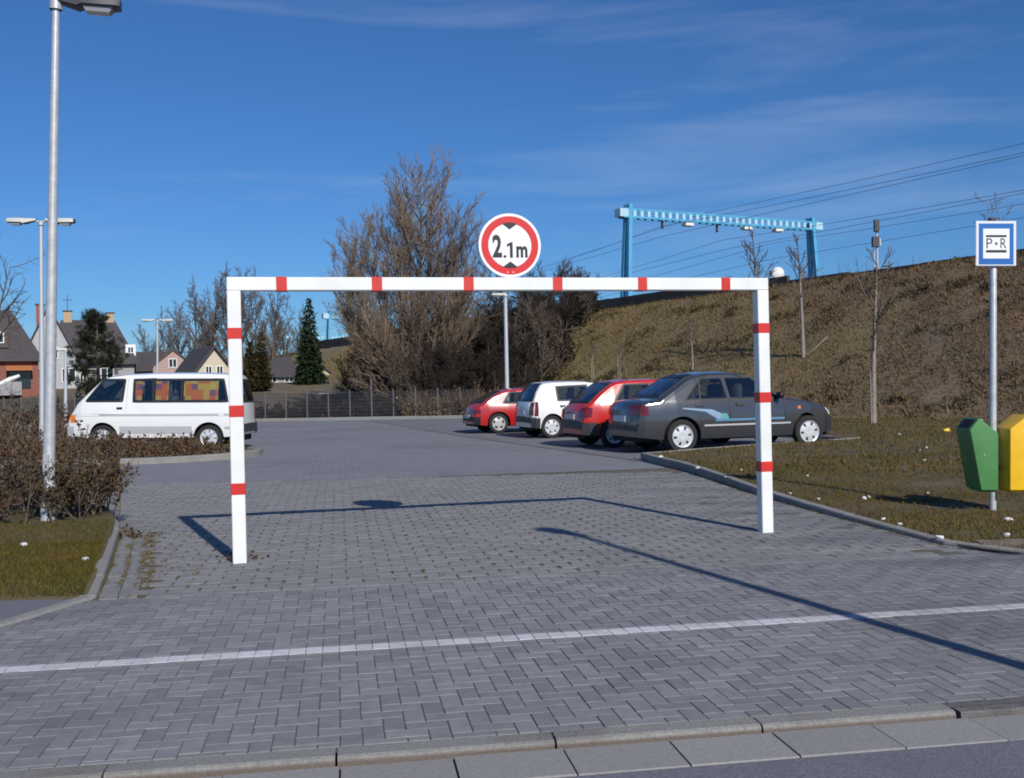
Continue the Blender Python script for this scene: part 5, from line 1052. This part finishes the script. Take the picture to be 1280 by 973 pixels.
def mass(name, poly, hfun, n_tw, n_lf, ml, lsz, tw, zb=.08, sz=.012):   # ground cover nobody could count
    x0, x1 = min(p[0] for p in poly), max(p[0] for p in poly); y0, y1 = min(p[1] for p in poly), max(p[1] for p in poly)
    def inside(x, y):
        c = False
        for i in range(len(poly)):
            (ax, ay), (bx, by) = poly[i-1], poly[i]
            if (ay > y) != (by > y) and x < (bx-ax)*(y-ay)/(by-ay)+ax: c = not c
        return c
    S, Lp = [], []
    while len(S) < n_tw:
        x, y = random.uniform(x0, x1), random.uniform(y0, y1)
        if not inside(x, y): continue
        h = hfun(x, y)*random.uniform(.45, 1.15); d = Vector((random.gauss(0, .3), random.gauss(0, .3), 1)); e = Vector((x, y, zb))+d*h; m_ = Vector((x, y, zb)).lerp(e, .5)+rvec()*.06*h; S.append((x, y, zb, *m_, sz, sz*.8)); S.append((*m_, *e, sz*.8, sz*.3))
        for _ in range(2): b_ = m_+(rvec()+Vector((0, 0, .6)))*h*.35; S.append((*m_, *b_, sz*.5, sz*.25))
    A = np.array(S); q = A[NR.integers(0, len(A), n_lf)]; f = NR.uniform(0, 1, (n_lf, 1)); P = q[:, :3]*(1-f)+q[:, 3:6]*f+NR.normal(size=(n_lf, 3))*.03
    V, F = segs_mesh(S, 3); P = P[P[:, 2] > zb+.02]; n = len(P); D = NR.normal(size=(n, 3)); D /= np.linalg.norm(D, axis=1, keepdims=True); Q = np.cross(D, NR.normal(size=(n, 3))); Q /= np.linalg.norm(Q, axis=1, keepdims=True); l = lsz*NR.uniform(.6, 1.3, (n, 1)); o0 = len(V)
    V2 = np.stack([P, P+D*l*.5+Q*l*.35, P+D*l, P+D*l*.5-Q*l*.35], 1).reshape(-1, 3); i = np.arange(n)*4+o0
    return tag(np_mesh(name, np.concatenate([V, V2]), np.concatenate([F, np.stack([i, i+1, i+2, i+3], 1)]), [M[tw], ml], mi=[0]*len(F)+[1]*n), kind='stuff')
def hh_(x, y): return lerp(.36, .50, smooth01((-6.5-x)/5))*lerp(.55, 1, smooth01((y-20.6)/1.4))*(.75+.5*(mnoise.noise(Vector((x*1.3, y*1.3, 1)))+.3))*lerp(.45, 1, smooth01((-5.9-x)/1.3))
mass('bed_planting', [(-14, 21.0), (-10.1, 20.7), (-7.9, 20.45), (-6.8, 20.85), (-6.0, 21.5), (-5.75, 22.6), (-6.6, 23.4), (-14, 23.6)], hh_, 5200, 15000, M['hedgeleaf'], .07, 'straw' if False else 'twig')
mass('tall_brush', [(-18, 24.2), (-12.0, 24.2), (-11.6, 25.4), (-12.4, 30), (-18, 30)], lambda x, y: 1.35*(.7+.6*(mnoise.noise(Vector((x*.8, y*.8, 3)))+.3)), 2600, 7000, M['hedgeleaf'], .10, 'twig', -.02, .014)
mass('fence_brush', [(-27, 51.5), (-10.6, 48.9), (-3.6, 47.3), (-4.0, 50.5), (-12, 52.5), (-27, 54)], lambda x, y: .85*(.7+.6*(mnoise.noise(Vector((x*.6, y*.6, 3)))+.3)), 4500, 12000, M['ivy'], .16, 'thicket', -.05, .02)
mass('dry_reeds', [(-4.9, 46.6), (-1.4, 46.0), (1.5, 45.9), (1.0, 49), (-4.9, 49.5)], lambda x, y: 1.25*(.7+.6*(mnoise.noise(Vector((x*.9, y*.9, 6)))+.3)), 4200, 2600, M['straw'], .14, 'straw', -.05, .014)
# weeds by the bed kerb
tag(leaves('fallen_leaves', [(x+random.gauss(0, .10), y+random.gauss(0, .06), .012+random.random()*.03) for x, y in [tuple(G(168, 672))[:2]]*60+[tuple(G(300, 700))[:2]]*22+[tuple(G(150, 665))[:2]]*40+[tuple(G(800, 577))[:2]]*12], .045, M['leaf']), kind='stuff')

# ------------------------------------------------------------------ fence at the far end
fp = [(-30, 52.6), (-12.45, 48.35), (-1.3, 46.0)]
fence = thing('wire_fence', 'grey wire mesh fence with metal posts across the far end of the car park', 'fence', (0, 0, 0))
pm = MB(); PWD = .98
for i in range(20): pm.beam((i*PWD/19, 0, .06), (i*PWD/19, 0, 1.24), .012, .012)
for i in range(8): pm.beam((0, .008, .08+i*.164), (PWD, .008, .08+i*.164), .014, .014)
panel_me = post_me = None; acc = 0
for (a, b_) in zip(fp[:-1], fp[1:]):
    A, Bv = Vector(a), Vector(b_); L = (Bv-A).length; n = int(L/PWD); d = (Bv-A)/n; ang = math.atan2(d.y, d.x)
    for i in range(n):
        q = A+d*i
        if panel_me is None: o = pm.build('mesh_panel', M['fence'], fence); panel_me = o.data
        else: o = bpy.data.objects.new('mesh_panel', panel_me); COL.objects.link(o); o.parent = fence
        o.location = (q.x, q.y, 0); o.rotation_euler[2] = ang; o.scale[0] = d.length/PWD
        if post_me is None: o = MB().lathe([(.03, -.1), (.03, 1.34), (0, 1.36)], 8).build('post', M['fence_post'], fence, smooth=40); post_me = o.data
        else: o = bpy.data.objects.new('post', post_me); COL.objects.link(o); o.parent = fence
        o.location = (q.x, q.y-.03, 0)
        if abs(q.x-(-6.1)) < .5: o.scale = (1.2, 1.2, 1.35)
b = at(416, 492, 56); st = thing('low_shelter', 'low flat-roofed shelter with a pale top beyond the fence', 'shelter', (b.x, 56, .0)); MB().bbox((-.75, -.6, 1.13), (.75, .6, 1.22), .02).build('roof', M['render_grey'], st)
for sx in (-.65, .65):
    for sy in (-.5, .5): MB().box((sx-.04, sy-.04, .05), (sx+.04, sy+.04, 1.128)).build('post', M['dark_steel'], st)
MB().box((-.62, .38, .3), (.62, .44, 1.12)).build('back_panel', M['dark_steel'], st)

# ------------------------------------------------------------------ houses
def window(par, x, z, w, h, y, f=.07, m='timber_white', bar=True, dy=-1):
    fr = MB(); t = .05
    for a, b_ in (((x-w/2, z-h/2), (x-w/2+f, z+h/2)), ((x+w/2-f, z-h/2), (x+w/2, z+h/2)), ((x-w/2+f, z-h/2), (x+w/2-f, z-h/2+f)), ((x-w/2+f, z+h/2-f), (x+w/2-f, z+h/2))): fr.box((a[0], y-t, a[1]), (b_[0], y+.02, b_[1]))
    if bar: fr.box((x-f/2, y-t*.8, z-h/2+f), (x+f/2, y+.02, z+h/2-f))
    o = fr.build('window', M[m], par); MB().box((x-w/2+f*.5, y-.022, z-h/2+f*.5), (x+w/2-f*.5, y+.01, z+h/2-f*.5)).build('pane', M['pane'], o); return o
def gable_house(name, label, u, Y, w, d, eave, ridge, wall, roof, rz=0.0, front_gable=True, over=.3, wins=(), chims=(), hip=0.0):
    p = at(u, 480, Y); z0 = field_z(p.x, Y)-.2; h = thing(name, label, 'house', (p.x, Y, z0), rz); e, r = eave-z0, ridge-z0; W2, D2 = w/2, d/2
    wl = MB()
    if front_gable:
        wl.add([(-W2, -D2, 0), (W2, -D2, 0), (W2, -D2, e), (0, -D2, r), (-W2, -D2, e), (-W2, D2, 0), (W2, D2, 0), (W2, D2, e), (0, D2, r), (-W2, D2, e)], [(0, 1, 2, 3, 4), (9, 8, 7, 6, 5), (0, 4, 9, 5), (1, 6, 7, 2), (2, 7, 8, 3), (3, 8, 9, 4)])
        sl = (r-e)/W2
        for sgn in (-1, 1):
            a = (sgn*(W2+over), e-over*sl); rf = MB(); th_ = .2
            vs = [(a[0], -D2-over, a[1]), (a[0], D2+over, a[1]), (0, D2+over, r), (0, -D2-over, r)]; vs = [(x, y, z+.02) for x, y, z in vs]+[(x, y, z+th_) for x, y, z in vs]
            rf.add(vs, [(0, 1, 2, 3), (7, 6, 5, 4), (0, 4, 5, 1), (1, 5, 6, 2), (2, 6, 7, 3), (3, 7, 4, 0)]).build('roof_slope', M[roof], h, fix=True)
    else:
        wl.box((-W2, -D2, 0), (W2, D2, e)); o = over; hx = W2*hip
        vs = [(-W2-o, -D2-o, e-.1), (W2+o, -D2-o, e-.1), (W2+o, D2+o, e-.1), (-W2-o, D2+o, e-.1), (-W2-o+hx, 0, r), (W2+o-hx, 0, r)]
        MB().add(vs, [(0, 1, 5, 4), (1, 2, 5), (2, 3, 4, 5), (3, 0, 4), (3, 2, 1, 0)]).build('roof', M[roof], h)
        MB().box((-W2-o, -D2-o-.12, e-.22), (W2+o, -D2-o-.002, e-.08)).build('rain_gutter', M['dark_steel'], h)
    wl.build('wall', M[wall], h, fix=True)
    for (x, z, ww, hh2) in wins: window(h, x, z-z0, ww, hh2, -D2-.002)
    for (x, y, zt, m, s_) in chims: c_ = MB().bbox((x-s_, y-s_, e), (x+s_, y+s_, zt-z0), .02).build('chimney', M[m], h); MB().bbox((x-s_-.06, y-s_-.06, zt-z0+.002), (x+s_+.06, y+s_+.06, zt-z0+.12), .02).build('chimney_cap', M['roof'], c_)
    return h, D2, z0
h, D2, z0 = gable_house('brick_house', 'red brick house with a dark hipped roof and dormer at the left edge', -40, 72, 8.6, 8, 3.95, 7.45, 'brick', 'roof', math.radians(27), False, .3, [(.4, 2.6, 1.3, 1.3)], [(1.6, .2, 8.8, 'chim_red', .42)], .42)
MB().bbox((.2, -D2+.5, 4.65-z0), (2.5, -.8, 5.95-z0), .02).build('dormer', M['roof_brown'], h)
for x in (.85, 1.85): window(h, x, 5.35-z0, .8, .75, -D2+.498)
for x0, x1 in ((-.4, 1.35), (2.3, 3.9)): MB().add([(x0, -D2-.9, 3.15-z0), (x1, -D2-.9, 3.15-z0), (x1, -D2, 3.45-z0), (x0, -D2, 3.45-z0), (x0, -D2-.9, 3.10-z0), (x1, -D2-.9, 3.10-z0), (x1, -D2, 3.40-z0), (x0, -D2, 3.40-z0)], [(0, 1, 2, 3), (7, 6, 5, 4), (0, 4, 5, 1), (1, 5, 6, 2), (2, 6, 7, 3), (3, 7, 4, 0)]).build('awning', M['awning'], h)
MB().box((2.5, -D2-.05, 1.9-z0), (3.8, -D2+.02, 3.05-z0)).build('balcony_door', M['pane'], h); MB().bbox((-1.4, -D2-1.2, 1.45-z0), (3.2, -D2-.003, 1.6-z0), .02).build('balcony', M['render_grey'], h); MB().box((-1.4, -D2-1.2, 1.603-z0), (3.2, -D2-1.12, 2.35-z0)).build('balcony_rail', M['render_grey'], h)
MB().tube([(1.9, -D2-1.16, 2.2-z0), (2.5, -D2-1.1, 2.5-z0), (3.1, -D2-1.16, 2.75-z0)], [.14, .17, .10], 8).build('folded_parasol', M['timber_white'], h, smooth=40)
gable_house('white_house', 'tall white rendered house gable behind the tall lamp pole', 64, 82, 6.0, 8, 1.9, 8.05, 'render_white', 'roof', math.radians(23), True, .25, [(.2, 4.6, .8, .9), (-1.0, 2.9, 1.0, 1.1), (1.3, 2.9, 1.0, 1.1), (2.3, 2.7, .5, .7)], [(-.7, 1.5, 8.6, 'chim_red', .3)])
h, D2, z0 = gable_house('dark_roofed_house', 'large house with a broad dark roof and two buff chimneys behind the pine', 112, 97, 7.6, 8, 4.3, 8.35, 'render_grey', 'roof', math.radians(22), False, .4, [(-2, 3.2, 1.1, 1.2), (1.5, 3.2, 1.1, 1.2)], [(-1.75, .1, 9.1, 'chim', .36), (1.9, .1, 8.95, 'chim', .36)], .5)
MB().bbox((3.1, -D2+.6, 4.85-z0), (4.0, -1.0, 5.9-z0), .02).build('dormer', M['timber_white'], h); window(h, 3.55, 5.4-z0, .55, .6, -D2+.598)
MB().tube([(-1.75, .1, 9.2-z0), (-1.75, .1, 10.7-z0)], .03, 6).build('antenna', M['dark_steel'], h)
MB().tube([(-2.2, .1, 10.2-z0), (-1.3, .1, 10.2-z0)], .025, 5).build('antenna_arm', M['dark_steel'], h)
gable_house('low_house', 'long low house with a dark roof and white wall left of the pink gable', 182, 104, 6.0, 7, 3.75, 5.55, 'render_white', 'roof', math.radians(19), False, .4, [(-1.8, 2.9, 1.0, 1.0), (.2, 2.9, 1.0, 1.0), (2.0, 2.9, 1.0, 1.0)], (), .3)
gable_house('pink_house', 'small house with a pink gable wall seen over the van roof', 219, 100, 3.6, 7, 3.85, 5.3, 'render_pink', 'roof_brown', math.radians(16), True, .15, [(-.05, 4.15, .75, .85)])
gable_house('cream_house', 'cream gabled house with dark roof edges just left of the gate post', 255, 88, 4.4, 7, 2.2, 5.0, 'render_cream', 'roof', math.radians(30), True, .4, [(-.45, 3.1, .55, .85), (.45, 3.1, .55, .85)], [(1.2, 1.2, 5.0, 'render_grey', .2)])
gable_house('bungalow', 'small bungalow with a dark hipped roof left of the spruce', 353, 92, 3.6, 6, 2.75, 4.35, 'render_grey', 'roof', math.radians(12), False, .3, [(-.8, 2.4, .8, .7), (.6, 2.4, .8, .7)], (), .8)
gable_house('white_bungalow', 'white gabled bungalow partly hidden behind the spruce', 386, 96, 3.4, 6, 2.7, 3.9, 'render_cream', 'roof', math.radians(20), True, .25, [(-.9, 2.5, .6, .6)])

# ------------------------------------------------------------------ railway
NB, DBv = Vector((*BN, 0)), Vector((*BD, 0))
def bp(t, s, z): x, y = bank_xy(t, s); return Vector((x, y, z))
def u_to_s(u, t):                                          # where the line t = const is seen at column u
    k = (u-640)/1300; return (k*(B0[1]+t*BN[1])-(B0[0]+t*BN[0]))/(BD[0]-k*BD[1])
RANG = math.atan2(BN[1], BN[0])
def gantry(label, s, top, base, t0=13.8, t1=29.6, group='overhead line gantries', depth=.50):
    a, b_ = bp(t0, s, 0), bp(t1, s, 0); g = thing('catenary_gantry', label, 'gantry', (a.x, a.y, base), RANG, group); L = (b_-a).length; H = top-base
    for x, sg in ((0, -1), (L, 1)):
        m = MB(); foot = sg*.42
        for y in (-.30, .30): m.beam((x+foot, y*1.3, -.3), (x, y*.6, H+.35), .28, .26, up=(1, 0, 0))
        for i in range(8):
            f0, f1 = i/8, (i+1)/8; P0 = lambda f, y: (x+foot*(1-f), y*(1.3-.7*f), H*f); m.beam(P0(f0, -.30), P0(f1, .30), .05, .05)
        m.build('mast', M['cyan'], g); MB().bbox((x+foot-.4, -.7, -.35), (x+foot+.4, .7, -.02), .03).build('footing', M['render_grey'], g)
    ch = MB(); x0, x1 = -.55, L+.6
    for y in (-.26, .26):
        for z in (H, H-depth): ch.beam((x0, y, z), (x1, y, z), .12, .13)
    ch.build('beam_chords', M['cyan'], g); n = 30
    for i in range(n+1):
        x = x0+(x1-x0)*i/n
        if i % 1 == 0 and i < n: MB().box((x+.18, -.31, H-depth+.066), (x+(x1-x0)/n-.16, -.285, H-.066)).build('beam_plate', M['cyan_pale'], g)
    for x in (x0, x1): MB().box((x-.3, -.33, H-depth), (x+.3, .33, H+.02)).build('end_plate', M['cyan_pale'], g)
    for x in (.30*L, .62*L, .80*L): MB().bbox((x-.28, -.25, H-depth-.32), (x+.42, .25, H-depth-.07), .03).build('insulator', M['timber_white'], g)
    for x in (.17*L, .46*L): MB().box((x-.06, -.06, H-depth-.6), (x+.06, .06, H-depth-.05)).build('dropper', M['dark_steel'], g)
    return g
gantry('near pale blue overhead line gantry spanning the tracks above the cars', 33.0, 12.62, 5.6)
gantry('far pale blue overhead line gantry partly hidden by the poplar', 95, 10.3, 5.2, depth=.6)
gantry('farthest pale blue overhead line gantry seen left of the spruce', 138, 10.0, 5.0, depth=.6)
for (t, z, sag, lab) in ((20, 12.75, .5, 'topmost overhead line wire above the tracks'), (16.5, 11.7, .7, 'upper of the near pair of overhead wires'), (16.6, 11.05, .1, 'lower of the near pair of overhead wires'), (21.5, 11.0, .7, 'upper middle overhead wire'), (21.6, 10.35, .1, 'lower middle overhead wire'), (26, 11.0, .6, 'upper of the far pair of overhead wires'), (26.1, 9.9, .1, 'lower of the far pair of overhead wires')):
    pts = []
    for s0, s1 in ((-42, 33), (33, 95), (95, 138)):
        z0_, z1_ = z, z
        if s0 >= 33: z0_, z1_ = (z, z-1.9) if s0 == 33 else (z-1.9, z-2.5)
        for i in range(10): f = i/10; pts.append(bp(t, lerp(s0, s1, f), lerp(z0_, z1_, f)-4*sag*f*(1-f)*(1 if s0 < 100 else .4)))
    o = MB().tube(pts, .013, 4).build('overhead_wire', M['wire']); tag(o, lab, 'wire', 'overhead line wires')
ew = thing('track_edge_wall', 'low dark wall along the crest of the railway embankment', 'wall', (0, 0, 0))
for i in range(-10, 24):
    s0, s1 = i*4.0, i*4.0+3.97; hgt = .40+.50*smooth01((s0-9)/12)+.25*smooth01((s0-26)/26); a, b_ = bp(11.6, s0, 0), bp(11.6, s1, 0); mb = MB(); mb.bbox((0, -.09, BH-.5), ((b_-a).length, .09, BH+hgt+random.uniform(-.02, .02)), .02); mb.build('wall_panel', M['wall_dark'], ew, loc=(a.x, a.y, 0), rz=math.atan2(DBv.y, DBv.x))
s = u_to_s(862, 13.2); a = bp(13.2, s, BH); hut = thing('signal_hut', 'small dark hut with a sloping roof on the embankment crest', 'hut', a, RANG)
MB().box((-.8, -.6, 0), (.8, .6, .75)).build('wall', M['wall_dark'], hut); MB().add([(-1.0, -.75, .75), (1.0, -.75, 1.28), (1.0, .75, 1.28), (-1.0, .75, .75), (-1.0, -.75, .68), (1.0, -.75, .7), (1.0, .75, .7), (-1.0, .75, .68)], [(0, 1, 2, 3), (7, 6, 5, 4), (0, 4, 5, 1), (1, 5, 6, 2), (2, 6, 7, 3), (3, 7, 4, 0)]).build('roof', M['wall_dark'], hut)
MB().box((-.3, -.62, .02), (.3, -.598, .68)).build('door', M['dark_steel'], hut)
s = u_to_s(975, 12.4); a = bp(12.4, s, BH-.1); md = thing('round_track_sign', 'round white disc on a short post at the embankment crest', 'track sign', a, 0)
zc = 1.38+(474.5-342)/1300*a.y-a.z; MB().lathe([(.035, 0), (.035, zc)], 8).build('post', M['galv'], md); MB().lathe([(0, -.09), (.18, -.075), (.30, -.03), (.33, 0), (.30, .04), (0, .06)], 28, 'y', (0, -.06, zc)).build('disc', M['timber_white'], md, smooth=True); MB().bbox((-.42, -.02, zc-.12), (-.2, .12, zc+.16), .03).build('backing_box', M['dark_steel'], md)
s = u_to_s(1100, 13); a = bp(13, s, BH-.1); sgl = thing('railway_signal', 'railway signal post with two dark signal heads on the crest', 'signal', a, 0); k = a.y/1300; zz = lambda v: 1.38+(470.5-v)*k-a.z
MB().lathe([(.045, 0), (.045, zz(276))], 10).build('post', M['galv_far'], sgl); MB().bbox((-.15, -.16, zz(289)), (.08, .02, zz(274)), .02).build('signal_head', M['dark_steel'], sgl); MB().bbox((-.26, -.18, zz(308)), (.05, .02, zz(295)), .02).build('signal_head', M['dark_steel'], sgl); MB().bbox((.09, -.06, zz(307)), (.17, .02, zz(297)), .02).build('marker_plate', M['galv'], sgl); MB().tube([(-.12, .05, 0), (-.12, .05, zz(309))], .02, 5).build('ladder', M['galv_far'], sgl); MB().box((-.12, -.15, 0), (.12, .15, zz(333))).build('signal_cabinet', M['render_grey'], sgl)

# ------------------------------------------------------------------ litter on the lawn
lm = []
for k in range(3):
    bm = bmesh.new(); bmesh.ops.create_icosphere(bm, subdivisions=2, radius=1)
    for v in bm.verts: v.co = Vector((v.co.x, v.co.y*.8, v.co.z*.55))*(1+.45*mnoise.noise(v.co*1.7+Vector((k*7, 0, 0))))
    me = bpy.data.meshes.new('litter'); bm.to_mesh(me); bm.free(); me.materials.append(M['paper']); lm.append(me)
GLT = 'white litter scraps on the lawn'
for i, (u, v, r) in enumerate(((1080, 622, .050), (1086, 620, .045), (1124, 649, .05), (1175, 667, .06), (1009, 597, .035), (1023, 622, .04), (988, 615, .03), (1158, 562, .05), (907, 598, .035), (872, 588, .06), (1124, 546, .06), (1104, 643, .04), (1160, 615, .035), (1260, 690-46, .06), (1258, 662, .05), (1155, 579, .045), (826, 575, .07), (1150, 580-14, .04), (926, 590, .04))):
    p = G(u, v, .08); o = bpy.data.objects.new('paper_scrap', lm[i % 3]); COL.objects.link(o); o.location = (p.x, p.y, lawn_h(p.x, p.y)+r*.35); r *= .6; o.location.z = lawn_h(p.x, p.y)+r*.35; o.scale = (r, r, r); o.rotation_euler = (random.uniform(-.4, .4), random.uniform(-.4, .4), random.uniform(0, 6)); tag(o, 'small crumpled white paper scrap lying on the lawn', 'litter', GLT)
me = lm[0].copy(); me.materials.clear(); me.materials.append(M['litter_yellow']); p = G(1183, 541, .1); o = bpy.data.objects.new('wrapper', me); COL.objects.link(o); o.location = (p.x, p.y, lawn_h(p.x, p.y)+.03); o.scale = (.09,)*3; tag(o, 'yellow wrapper lying on the lawn left of the green bin', 'litter')
for (u, v) in ((30, 681), (107, 697)): p = G(u, v, .08); o = bpy.data.objects.new('paper_scrap', lm[1]); COL.objects.link(o); o.location = (p.x, p.y, bed_z(p.x, p.y)+.012); o.scale = (.03,)*3; tag(o, 'tiny white paper scrap on the grass of the left bed', 'litter', 'white scraps in the left bed')
for o in bpy.data.objects:
    if o.parent is None and o.type == 'EMPTY' and 'kind' not in o and 'label' not in o: print('untagged', o.name)
